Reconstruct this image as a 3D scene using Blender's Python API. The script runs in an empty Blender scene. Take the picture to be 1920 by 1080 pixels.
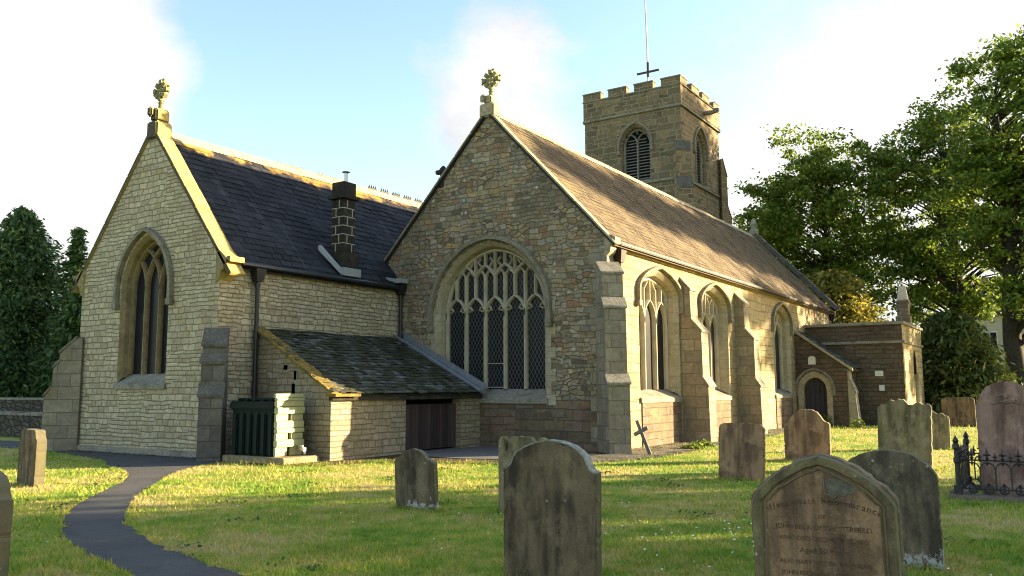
import bpy, bmesh, math, random
import numpy as np
from mathutils import Vector, Matrix
from mathutils.geometry import tessellate_polygon
S = bpy.context.scene
COL = S.collection
rnd = random.Random(7)
R = math.radians
# ------------------------------------------------------------------ helpers
class MB:
    """collects geometry, builds ONE mesh object with metre UVs"""
    def __init__(s): s.v = []; s.f = []; s.m = []
    def face(s, pts, m=0):
        i = len(s.v); s.v.extend([Vector(p) for p in pts]); s.f.append(tuple(range(i, i+len(pts)))); s.m.append(m)
    def hexa(s, p, m=0, skip=()):
        i = len(s.v); s.v.extend([Vector(q) for q in p])
        for k, f in enumerate(((0,3,2,1),(4,5,6,7),(0,1,5,4),(1,2,6,5),(2,3,7,6),(3,0,4,7))):
            if k in skip: continue
            s.f.append(tuple(i+j for j in f)); s.m.append(m)
    def box(s, x0, x1, y0, y1, z0, z1, m=0):
        s.hexa([(x0,y0,z0),(x1,y0,z0),(x1,y1,z0),(x0,y1,z0),(x0,y0,z1),(x1,y0,z1),(x1,y1,z1),(x0,y1,z1)], m)
    def obox(s, c, hx, hy, hz, rot=None, m=0):
        M = rot or Matrix.Identity(3); c = Vector(c)
        s.hexa([c+M@Vector((a*hx,b*hy,d*hz)) for d in (-1,1) for a,b in ((-1,-1),(1,-1),(1,1),(-1,1))], m)
    def prism(s, pts, fn, d0, d1, m=0, caps=True, holes=None):
        """2D outline pts -> fn(u,v,d); extruded from d0 to d1"""
        n = len(pts); i = len(s.v)
        s.v.extend([Vector(fn(u,v,d0)) for u,v in pts]); s.v.extend([Vector(fn(u,v,d1)) for u,v in pts])
        for k in range(n):
            a, b = k, (k+1) % n
            s.f.append((i+a, i+b, i+n+b, i+n+a)); s.m.append(m)
        if caps:
            for off, d in ((0,d0),(n,d1)):
                for t in tessellate_polygon([[Vector((u,v,0)) for u,v in pts]]):
                    s.f.append(tuple(i+off+q for q in t)); s.m.append(m)
    def sheet(s, outer, holes, fn, m=0):
        polys = [[Vector((u,v,0)) for u,v in outer]] + [[Vector((u,v,0)) for u,v in h] for h in holes]
        flat = [p for q in polys for p in q]; i = len(s.v)
        s.v.extend([Vector(fn(p.x,p.y)) for p in flat])
        for t in tessellate_polygon(polys): s.f.append(tuple(i+q for q in t)); s.m.append(m)
    def loft(s, a, b, m=0, closed=False):
        n = len(a); i = len(s.v); s.v.extend([Vector(p) for p in a]); s.v.extend([Vector(p) for p in b])
        for k in range(n if closed else n-1):
            j = (k+1) % n; s.f.append((i+k, i+j, i+n+j, i+n+k)); s.m.append(m)
    def tube(s, pts, r, n=8, m=0, cap=True):
        pts = [Vector(p) for p in pts]; rs = r if isinstance(r, (list,tuple)) else [r]*len(pts); rings = []
        ref = Vector((0.31,0.17,1)).normalized()
        for k, p in enumerate(pts):
            t = (pts[min(k+1,len(pts)-1)] - pts[max(k-1,0)]).normalized()
            if abs(t.dot(ref)) > .97: a = t.cross(Vector((1,0,0))).normalized()
            else: a = t.cross(ref).normalized()
            b = t.cross(a)
            if rings and len(rings[-1]) == 3:
                pa = rings[-1][1]; a = (pa - t*pa.dot(t)).normalized(); b = t.cross(a)
            rings.append((len(s.v), a, b))
            s.v.extend([p + (a*math.cos(2*math.pi*j/n)+b*math.sin(2*math.pi*j/n))*rs[k] for j in range(n)])
        for k in range(len(pts)-1):
            i0, i1 = rings[k][0], rings[k+1][0]
            for j in range(n):
                q = (j+1) % n; s.f.append((i0+j, i0+q, i1+q, i1+j)); s.m.append(m)
        if cap:
            s.f.append(tuple(rings[0][0]+j for j in range(n))); s.m.append(m)
            s.f.append(tuple(rings[-1][0]+j for j in range(n))); s.m.append(m)
    def lathe(s, prof, c, n=10, m=0, ax=None):
        M = ax or Matrix.Identity(3); c = Vector(c); i = len(s.v)
        for r, z in prof:
            s.v.extend([c + M@Vector((r*math.cos(2*math.pi*j/n), r*math.sin(2*math.pi*j/n), z)) for j in range(n)])
        for k in range(len(prof)-1):
            for j in range(n):
                q = (j+1) % n; s.f.append((i+k*n+j, i+k*n+q, i+k*n+n+q, i+k*n+n+j)); s.m.append(m)
        s.f.append(tuple(i+j for j in range(n))); s.m.append(m)
        s.f.append(tuple(i+(len(prof)-1)*n+j for j in range(n))); s.m.append(m)
    def build(s, name, mats, parent=None, org=(0,0,0), smooth=False, bevel=0, uv=True):
        me = bpy.data.meshes.new(name); o = Vector(org)
        me.from_pydata([v-o for v in s.v], [], s.f)
        mats = mats if isinstance(mats, (list,tuple)) else [mats]
        for m in mats: me.materials.append(m)
        if len(mats) > 1: me.polygons.foreach_set('material_index', s.m)
        if bevel:
            bm = bmesh.new(); bm.from_mesh(me); bmesh.ops.remove_doubles(bm, verts=bm.verts, dist=1e-5)
            bmesh.ops.recalc_face_normals(bm, faces=bm.faces)
            ed = [e for e in bm.edges if len(e.link_faces) == 2 and e.calc_face_angle(0) > .5]
            bmesh.ops.bevel(bm, geom=ed, offset=bevel, segments=2, affect='EDGES', clamp_overlap=True)
            bm.to_mesh(me); bm.free()
        if uv:
            lay = me.uv_layers.new(name='UVMap'); Z = Vector((0,0,1)); data = np.zeros(len(me.loops)*2, dtype=np.float32)
            for p in me.polygons:
                n = p.normal; t = Z.cross(n)
                t = t.normalized() if t.length > .05 else Vector((1,0,0)); b = n.cross(t)
                for li in p.loop_indices:
                    c = me.vertices[me.loops[li].vertex_index].co + o
                    data[2*li] = c.dot(t); data[2*li+1] = c.dot(b)
            lay.data.foreach_set('uv', data)
        if smooth: me.polygons.foreach_set('use_smooth', [True]*len(me.polygons))
        ob = bpy.data.objects.new(name, me); COL.objects.link(ob)
        if parent: ob.parent = parent
        return ob
def tag(o, label=None, cat=None, group=None, kind=None):
    for k, v in (('label',label),('category',cat),('group',group),('kind',kind)):
        if v: o[k] = v
    return o
def empty(name, loc, label, cat, group=None):
    o = bpy.data.objects.new(name, None); COL.objects.link(o); o.location = loc; o.empty_display_size = .2
    return tag(o, label, cat, group)
def flatmesh(name, V, F, mat, org=(0,0,0), parent=None):
    """numpy verts (n,3), faces (k,m)"""
    me = bpy.data.meshes.new(name); V = np.asarray(V, dtype=np.float32) - np.asarray(org, dtype=np.float32); F = np.asarray(F, dtype=np.int32)
    k, m = F.shape
    me.vertices.add(len(V)); me.vertices.foreach_set('co', V.ravel())
    me.loops.add(k*m); me.loops.foreach_set('vertex_index', F.ravel())
    me.polygons.add(k); me.polygons.foreach_set('loop_start', np.arange(0, k*m, m, dtype=np.int32))
    me.materials.append(mat); me.update(calc_edges=True); me.validate()
    ob = bpy.data.objects.new(name, me); COL.objects.link(ob)
    if parent: ob.parent = parent
    return ob
# ------------------------------------------------------------------ node helpers
class G:
    def __init__(s, name):
        s.mat = bpy.data.materials.new(name); s.mat.use_nodes = True; s.nt = s.mat.node_tree
        s.b = s.nt.nodes['Principled BSDF']; s.b.inputs['Roughness'].default_value = .85
        s.b.inputs['Specular IOR Level'].default_value = .25
    def n(s, typ, ins=None, **kw):
        nd = s.nt.nodes.new('ShaderNode'+typ)
        for k, v in kw.items(): setattr(nd, k, v)
        for k, v in (ins or {}).items(): s.set(nd, k, v)
        return nd
    def set(s, nd, k, v):
        i = nd.inputs[k]
        if isinstance(v, bpy.types.NodeSocket): s.nt.links.new(v, i)
        elif isinstance(v, bpy.types.Node): s.nt.links.new(v.outputs[0], i)
        else: i.default_value = v if not (isinstance(v, tuple) and len(v) == 3 and i.type == 'RGBA') else (*v, 1)
    def math(s, op, a, b=0.0, c=None):
        ins = {0:a, 1:b}
        if c is not None: ins[2] = c
        return s.n('Math', ins, operation=op).outputs[0]
    def noise(s, vec, scale, detail=4, rough=.55, out=0):
        return s.n('TexNoise', {'Vector':vec,'Scale':scale,'Detail':detail,'Roughness':rough}).outputs[out]
    def mapr(s, v, a, b, c=0.0, d=1.0): return s.n('MapRange', {0:v,1:a,2:b,3:c,4:d}).outputs[0]
    def mix(s, f, a, b, blend='MIX'):
        nd = s.n('Mix', data_type='RGBA', blend_type=blend)
        for i, v in ((0,f),(6,a),(7,b)): s.set(nd, i, v)
        return nd.outputs[2]
    def ramp(s, fac, stops, interp='LINEAR'):
        nd = s.n('ValToRGB', {0:fac}); cr = nd.color_ramp; cr.interpolation = interp
        while len(cr.elements) < len(stops): cr.elements.new(.5)
        for e, (p, c) in zip(cr.elements, stops): e.position = p; e.color = (*c, 1)
        return nd.outputs[0]
    def uv(s): return s.n('UVMap', uv_map='UVMap').outputs[0]
    def obj(s): return s.n('TexCoord').outputs['Object']
    def vscale(s, v, sc): return s.n('VectorMath', {0:v, 1:sc}, operation='MULTIPLY').outputs[0]
    def vadd(s, a, b): return s.n('VectorMath', {0:a, 1:b}, operation='ADD').outputs[0]
    def bump(s, h, strength=.6, dist=.02, nrm=None):
        nd = s.n('Bump', {'Height':h,'Strength':strength,'Distance':dist})
        if nrm is not None: s.set(nd, 'Normal', nrm)
        s.set(s.b, 'Normal', nd.outputs[0]); return nd.outputs[0]
    def col(s, c): s.set(s.b, 'Base Color', c)
    def rough(s, r): s.set(s.b, 'Roughness', r)
def evenly(cols): return [(i/max(1,len(cols)-1), c) for i, c in enumerate(cols)]
def stone(name, kind, size, cols, mortar, mw=.012, warp=.05, bump=.8, stain=.35, spots=0.0, stain_col=(.05,.045,.035), seed=0.0, size2=None, spsc=7.0, mixed=False):
    g = G(name); uv = g.vadd(g.uv(), (seed*3.1, seed*1.7, 0))
    w1 = g.n('TexNoise', {'Vector':uv,'Scale':2.3,'Detail':3}).outputs[1]
    w = g.vscale(g.vadd(w1, (-.5,-.5,-.5)), (warp*2, warp*1.2, 0)); p = g.vadd(uv, w)
    w2 = g.n('TexNoise', {'Vector':uv,'Scale':9.0,'Detail':2}).outputs[1]
    p = g.vadd(p, g.vscale(g.vadd(w2, (-.5,-.5,-.5)), (warp*.6, warp*.4, 0)))
    if kind == 'coursed':
        def br(sz, off):
            b = g.n('TexBrick', {'Vector':g.vadd(p,(off,off*.37,0)),'Scale':1.0,'Brick Width':sz[0],'Row Height':sz[1],'Mortar Size':mw,'Mortar Smooth':.35,'Bias':0.0,
                'Color1':(0,0,0,1),'Color2':(1,1,1,1),'Mortar':(.5,.5,.5,1)}, offset=.5, offset_frequency=2, squash=1.35, squash_frequency=3)
            return b.outputs[0], b.outputs[1]
        c, f = br(size, 0)
        if size2:
            c2, f2 = br(size2, 5.3)
            sel = g.mapr(g.noise(g.vscale(uv,(.55,1.1,1)), 1.0, 1), .49, .5)
            c = g.mix(sel, c, c2); f = g.n('Mix', {0:sel,2:f,3:f2}).outputs[0]
            if mixed:
                q = g.vscale(p, (1/(size[0]*.78), 1/(size[1]*.86), 1)); v = g.n('TexVoronoi', {'Vector':q,'Scale':1.0,'Randomness':.62}, voronoi_dimensions='2D')
                ve = g.n('TexVoronoi', {'Vector':q,'Scale':1.0,'Randomness':.62}, voronoi_dimensions='2D', feature='DISTANCE_TO_EDGE')
                s2 = g.mapr(g.noise(g.vscale(g.vadd(uv,(9.1,3.3,0)),(.8,1.2,1)), 1.0, 2), .55, .56)
                v = g.n('TexVoronoi', {'Vector':q,'Scale':1.0,'Randomness':.62}, voronoi_dimensions='2D')
                c = g.mix(s2, c, g.n('SeparateColor', {0:v.outputs['Color']}).outputs[0]); f = g.n('Mix', {0:s2,2:f,3:g.mapr(ve.outputs[0], .03, .085, 1, 0)}).outputs[0]
        t = g.math('ADD', c, 0.0); edge = f
    else:
        q = g.vscale(p, (1/size[0], 1/size[1], 1))
        sx = g.n('SeparateXYZ', {0:q}); q = g.n('CombineXYZ', {0:g.math('ADD', sx.outputs[0], g.math('MULTIPLY', sx.outputs[1], .5)), 1:sx.outputs[1]}).outputs[0]
        v = g.n('TexVoronoi', {'Vector':q,'Scale':1.0,'Randomness':.92}, voronoi_dimensions='2D')
        ve = g.n('TexVoronoi', {'Vector':q,'Scale':1.0,'Randomness':.92}, voronoi_dimensions='2D', feature='DISTANCE_TO_EDGE')
        t = g.n('SeparateColor', {0:v.outputs['Color']}).outputs[0]
        edge = g.mapr(ve.outputs[0], mw*1.2, mw*4.5, 1, 0)
    base = g.ramp(t, evenly(cols), 'LINEAR')
    fine = g.noise(uv, 38, 5, .7)
    mid = g.noise(uv, 7, 4, .6)
    base = g.mix(1.0, base, g.ramp(fine, [(.2,(.62,.62,.62)),(.75,(1.25,1.25,1.25))]), 'MULTIPLY')
    base = g.mix(1.0, base, g.ramp(mid, [(.25,(.72,.71,.7)),(.7,(1.18,1.18,1.18))]), 'MULTIPLY')
    base = g.mix(edge, base, mortar)
    st = g.mapr(g.noise(g.vscale(uv,(1,.55,1)), .9, 6, .65), .46, .72)
    base = g.mix(g.math('MULTIPLY', st, stain), base, stain_col)
    if spots:
        sp = g.n('TexVoronoi', {'Vector':g.vadd(uv,w),'Scale':spsc}, voronoi_dimensions='2D')
        k = g.mapr(sp.outputs[0], .1, .16, 1, 0)
        k = g.math('MULTIPLY', k, g.mapr(g.noise(uv, 1.7, 2), 1-spots, 1.02-spots))
        base = g.mix(k, base, (.42,.40,.34))
    g.col(base); g.rough(.92)
    h = g.math('ADD', g.math('MULTIPLY', g.math('SUBTRACT', 1.0, edge), 1.0), g.math('MULTIPLY', fine, .45))
    h = g.math('ADD', h, g.math('MULTIPLY', mid, .6)); h = g.math('ADD', h, g.math('MULTIPLY', t, .35))
    g.bump(h, bump, .025); return g.mat
def plain(name, c, rough=.8, var=.25, scale=12, bump=.3, dist=.01, metal=0, spec=None, stain=None, stain_amt=.5, stain_scale=2.5, c2=None):
    g = G(name); o = g.obj(); f = g.noise(o, scale, 5, .65)
    lo = tuple(x*(1-var) for x in c); hi = tuple(min(1, x*(1+var)) for x in (c2 or c))
    base = g.ramp(f, [(.28,lo),(.72,hi)])
    if stain:
        k = g.mapr(g.noise(o, stain_scale, 6, .65), .48, .66); base = g.mix(g.math('MULTIPLY', k, stain_amt), base, stain)
    g.col(base); g.rough(rough); g.b.inputs['Metallic'].default_value = metal
    if spec is not None: g.b.inputs['Specular IOR Level'].default_value = spec
    if bump: g.bump(g.noise(o, scale*3, 4, .7), bump, dist)
    return g.mat
def slate(name, cols, stain=None, smin=.5, smax=.65, sscale=1.5, zband=None, spec=.3, rough=.7, amt=.8):
    g = G(name); gi = g.n('NewGeometry'); t = gi.outputs['Random Per Island']; o = g.obj()
    base = g.ramp(t, evenly(cols))
    f = g.noise(o, 22, 5, .7); base = g.mix(1.0, base, g.ramp(f, [(.25,(.6,.6,.6)),(.75,(1.35,1.35,1.35))]), 'MULTIPLY')
    stv = g.noise(g.vscale(o, (.25,7,.25)), 1.0, 4, .6); base = g.mix(1.0, base, g.ramp(stv, [(.3,(.72,.72,.74)),(.62,(1.0,1.0,1.0)),(.75,(1.7,1.65,1.55))]), 'MULTIPLY')
    if stain:
        nz = g.noise(o, sscale, 6, .7)
        if zband:
            z = g.n('SeparateXYZ', {0:o}).outputs[2]; nz = g.math('ADD', nz, g.mapr(z, zband[0], zband[1], -.35, .12))
        k = g.mapr(nz, smin, smax); base = g.mix(g.math('MULTIPLY', k, amt), base, stain)
    g.col(base); g.rough(rough); g.b.inputs['Specular IOR Level'].default_value = spec
    g.bump(f, .5, .01); return g.mat
# ------------------------------------------------------------------ materials
M_CHAPEL = stone('limestone_coursed', 'coursed', (.33,.108), [(0.353,0.281,0.166),(0.439,0.366,0.229),(0.524,0.445,0.291),(0.385,0.318,0.213),(0.471,0.398,0.255)], (0.214,0.170,0.102), .011, .085, 1.3, .42, .06, (0.214,0.164,0.094), 0, (.24,.16))
M_RUBBLE = stone('brown_rubble', 'coursed', (.30,.17), [(.12,.094,.06),(.25,.195,.122),(.33,.255,.145),(.20,.172,.125),(.38,.32,.215),(.26,.145,.075),(.30,.265,.195),(.36,.245,.10),(.16,.13,.09)], (.165,.14,.10), .010, .16, 1.3, .5, .42, (.075,.064,.045), 1, (.21,.12), 2.8, True)
M_LOWER = stone('brown_ashlar', 'coursed', (.62,.30), [(0.111,0.078,0.049),(0.162,0.119,0.072),(0.196,0.145,0.085),(0.212,0.119,0.072),(0.170,0.140,0.102)], (0.102,0.085,0.064), .014, .05, .9, .6, .1, (0.047,0.037,0.025), 2, (.45,.24))
M_NAVE = stone('nave_limewashed_ashlar', 'coursed', (.72,.34), [(.27,.205,.10),(.37,.29,.15),(.33,.25,.12),(.41,.335,.185),(.30,.25,.15)], (.16,.12,.065), .013, .04, .8, .6, .10, (.15,.115,.065), 3, (.5,.27))
M_TOWER = stone('tower_sandstone', 'coursed', (.80,.42), [(0.109,0.084,0.047),(0.218,0.161,0.085),(0.160,0.124,0.073),(0.275,0.192,0.094),(0.134,0.105,0.068)], (0.294,0.242,0.153), .034, .07, 1.0, .4, .05, (0.077,0.062,0.041), 4, (.52,.30))
M_PORCH = stone('dark_porch_rubble', 'coursed', (.42,.17), [(0.081,0.056,0.036),(0.118,0.086,0.053),(0.136,0.099,0.059),(0.105,0.079,0.056),(0.136,0.083,0.050)], (0.062,0.050,0.033), .014, .06, .9, .55, .06, (0.031,0.025,0.018), 5, (.34,.21))
M_DRESS = stone('dressed_limestone', 'coursed', (.7,.34), [(0.336,0.289,0.189),(0.376,0.328,0.222),(0.312,0.261,0.163)], (0.208,0.172,0.111), .007, .01, .4, .35, .05, (0.152,0.129,0.081), 6)
M_BUTT = stone('buttress_ashlar', 'coursed', (.62,.36), [(0.248,0.208,0.140),(0.296,0.252,0.172),(0.216,0.184,0.132),(0.272,0.216,0.132)], (0.136,0.116,0.080), .010, .03, .7, .55, .12, (0.092,0.080,0.060), 7)
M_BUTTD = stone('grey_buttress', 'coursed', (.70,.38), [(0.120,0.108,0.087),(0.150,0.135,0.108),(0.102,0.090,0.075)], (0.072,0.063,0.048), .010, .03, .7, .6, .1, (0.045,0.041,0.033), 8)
M_WEATH = plain('weathered_stone', (.25,.225,.17), .95, .4, 14, .7, .02, stain=(.09,.08,.055), stain_amt=.6)
M_CSUR = plain('tan_window_stone', (.24,.185,.095), .95, .3, 9, .5, .01, stain=(.13,.10,.055), stain_amt=.6)
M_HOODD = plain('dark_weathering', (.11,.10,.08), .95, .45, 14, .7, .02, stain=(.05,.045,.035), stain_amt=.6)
M_HOOD = plain('hood_stone', (.21,.185,.13), .95, .35, 16, .6, .015, stain=(.08,.07,.05), stain_amt=.7)
M_TRAC = plain('tracery_stone', (0.390,0.342,0.241), .9, .16, 10, .4, .008, stain=(0.203,0.167,0.108), stain_amt=.45)
def lichen_cope(name, c, dark):
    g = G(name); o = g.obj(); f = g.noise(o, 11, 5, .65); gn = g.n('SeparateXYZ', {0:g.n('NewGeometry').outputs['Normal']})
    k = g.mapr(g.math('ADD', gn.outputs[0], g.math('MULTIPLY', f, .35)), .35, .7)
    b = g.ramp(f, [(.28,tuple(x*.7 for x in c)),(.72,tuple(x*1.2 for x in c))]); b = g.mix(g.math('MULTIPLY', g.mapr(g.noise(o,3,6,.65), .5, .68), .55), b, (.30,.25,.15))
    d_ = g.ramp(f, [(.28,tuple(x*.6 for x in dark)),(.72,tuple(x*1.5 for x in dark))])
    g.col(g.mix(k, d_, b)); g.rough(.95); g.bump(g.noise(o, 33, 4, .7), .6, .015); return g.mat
M_KNEE = lichen_cope('lichen_kneeler', (.42,.31,.10), (.21,.165,.08))
M_COPE = lichen_cope('lichen_coping', (.42,.31,.10), (.075,.065,.045))
M_COPE2 = plain('nave_coping', (.34,.28,.17), .95, .3, 11, .6, .015, stain=(.17,.14,.09), stain_amt=.6)
M_LICH = plain('lichen_cross', (.22,.205,.10), .95, .4, 18, .8, .02, stain=(.36,.31,.12), stain_amt=.6, stain_scale=5)
M_RIDGE = plain('ridge_tile', (.34,.285,.20), .9, .3, 8, .4, .01, stain=(.48,.33,.12), stain_amt=.5)
M_SLATE = slate('blue_slate', [(.018,.018,.021),(.028,.028,.033),(.042,.042,.047),(.023,.023,.027),(.036,.035,.037)], (.40,.22,.05), .56, .66, .9, (7.35,8.6), .12, .7)
M_NSLATE = slate('brown_slate', [(0.095,0.071,0.044),(0.128,0.096,0.057),(0.169,0.127,0.073),(0.108,0.084,0.055)], (0.230,0.165,0.072), .5, .7, 1.1, None, .15, .8, .6)
M_SSLATE = slate('mossy_stone_slate', [(.025,.023,.018),(.075,.072,.062),(.19,.185,.165),(.04,.036,.026),(.11,.105,.09),(.03,.028,.02)], (.045,.052,.018), .45, .58, 2.6, None, .2, .9)
M_MOSSV = plain('mossy_verge', (.22,.15,.035), .98, .45, 20, .9, .02, stain=(.06,.06,.02), stain_amt=.8, stain_scale=4)
M_LEAD = plain('lead', (.22,.23,.25), .5, .2, 7, .25, .006, metal=.4)
M_LEADW = plain('white_lead', (.27,.28,.28), .5, .15, 7, .2, .006)
M_IRON = plain('black_iron', (.012,.012,.014), .45, .3, 20, .25, .004, spec=.5)
M_RUST = plain('rusty_brown_pipe', (0.025,0.014,0.010), .6, .4, 12, .3, .006)
M_MOULD = plain('dark_slatey_edge', (.02,.02,.022), .8, .2, 9, .2)
M_SOOT = plain('sooty_stone', (.030,.026,.021), .95, .5, 10, .7, .015, stain=(.09,.06,.03), stain_amt=.5, stain_scale=3)
M_STEEL = plain('steel', (.5,.5,.5), .35, .1, 10, 0, metal=.9)
M_VOID = plain('dark_interior', (.004,.004,.004), 1, .1, 5, 0)
def wood(name, cols, vertical=True, plank=.14):
    g = G(name); uv = g.uv(); s = g.n('SeparateXYZ', {0:uv})
    pl = g.math('DIVIDE', s.outputs[0], plank); fr = g.math('FRACT', pl); idx = g.math('FLOOR', pl)
    wn = g.n('TexWhiteNoise', {'W':idx}, noise_dimensions='1D').outputs[0]
    gr = g.noise(g.vscale(uv, (30,1.6,1)), 1.0, 5, .6)
    t = g.math('ADD', g.math('MULTIPLY', wn, .5), g.math('MULTIPLY', gr, .6))
    gap = g.mapr(g.math('ABSOLUTE', g.math('SUBTRACT', fr, .5)), .45, .49)
    c = g.mix(gap, g.ramp(t, evenly(cols)), (.004,.004,.004)); g.col(c)
    g.bump(g.math('SUBTRACT', gr, gap), .6, .01); return g.mat
M_DOORS = wood('dark_stained_planks', [(.012,.008,.007),(.045,.030,.025),(.095,.065,.055)], plank=.13)
M_DOOR = wood('grey_oak_planks', [(.028,.024,.026),(.045,.038,.038),(.06,.052,.05)], plank=.2)
def glass(name, lattice, amt, c=(.006,.006,.007), wire=(.15,.15,.14), lw=.075):
    g = G(name); uv = g.uv(); s = g.n('SeparateXYZ', {0:uv}); u, v = s.outputs[0], s.outputs[1]
    def ln(sg):
        a = g.math('FRACT', g.math('DIVIDE', g.math('ADD', u, g.math('MULTIPLY', v, sg*.55)), lattice))
        return g.mapr(g.math('ABSOLUTE', g.math('SUBTRACT', a, .5)), .5-lw, .5-lw+.04)
    k = g.math('MAXIMUM', ln(1), ln(-1))
    nz = g.noise(uv, 2.2, 3); base = g.mix(nz, c, tuple(x*2.6 for x in c))
    g.col(g.mix(g.math('MULTIPLY', k, amt), base, wire)); g.rough(g.mapr(k, 0, 1, .3, .7))
    g.b.inputs['Specular IOR Level'].default_value = .10
    g.bump(g.noise(uv, 6, 2), .25, .01); return g.mat
M_GLASSL = glass('latticed_glass', .125, .75)
M_GLASS = glass('leaded_glass', .11, .25, wire=(.05,.05,.05))
M_LOUV = plain('louvre_slate', (.15,.135,.11), .8, .25, 8, .2)
# ------------------------------------------------------------------ church
ORG = (-14.3, 20.7, 0)
church = empty('church', ORG, 'old stone parish church with a long north chapel, battlemented west tower and lean-to shed', 'church')
def part(mb, name, mat, parent=None, **k): return mb.build(name, mat, parent or church, ORG, **k)
XA, XB, XD, XC = -23.69, -17.65, -10.36, -18.20
XM, XN = -20.67, -14.28
Y1, Y2, Y3 = 13.76, 20.7, 46.2
def E(y): return lambda u, v, d=0.0: (u, y+d, v)          # east-facing wall, depth goes west
def So(x): return lambda u, v, d=0.0: (x-d, u, v)         # south-facing wall
def arch(c, a, z0, sp, ap, n=12, flat=False):
    h = ap-sp; pts = [(c-a, z0)]
    if not flat:
        r = (a*a+h*h)/(2*a); th = math.atan2(h, r-a) if r > a else math.pi/2 + math.atan2(a-r, h)
        L = [(c-a+r-r*math.cos(th*k/n), sp+r*math.sin(th*k/n)) for k in range(n+1)]
    else:
        L = []
        for k in range(n+1):
            t = -math.cos(math.pi/2*k/n)
            L.append((c+a*t, sp+h*(.72*math.sqrt(max(0,1-t*t))+.28*(1+t))))
    L[-1] = (c, ap)
    return pts + L + [(2*c-x, z) for x, z in L[-2::-1]] + [(c+a, z0)]
def archz(c, a, sp, ap, x, flat=False):
    L = arch(c, a, sp-1, sp, ap, 24, flat)
    for (x0,z0),(x1,z1) in zip(L, L[1:]):
        if x0 <= x <= x1 and x1 > x0: return z0+(z1-z0)*(x-x0)/(x1-x0)
    return -9
def offset_line(pts, d):
    out = []
    for k, p in enumerate(pts):
        a = pts[max(k-1,0)]; b = pts[min(k+1,len(pts)-1)]
        tx, ty = b[0]-a[0], b[1]-a[1]; L = math.hypot(tx,ty) or 1
        out.append((p[0]-ty/L*d, p[1]+tx/L*d))
    return out
def barline(mb, fn, pts, w, d0, d1, front=.35, m=0):
    """chamfered bar along a 2D polyline in the wall plane"""
    ch = min(.07, (d1-d0)*.6)
    prof = [(-w/2,d1),(-w/2,d0+ch),(-w/2*front,d0),(w/2*front,d0),(w/2,d0+ch),(w/2,d1)]
    lines = [[fn(u,v,d) for u,v in offset_line(pts, o)] for o, d in prof]
    for A, B in zip(lines, lines[1:]): mb.loft(A, B, m)
    for e in (0,-1): mb.face([L[e] for L in lines], m)
def clipz(fz, pts):
    out = [p for p in pts if p[1] <= fz(p[0])+.02]
    return out if len(out) > 1 else None
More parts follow.
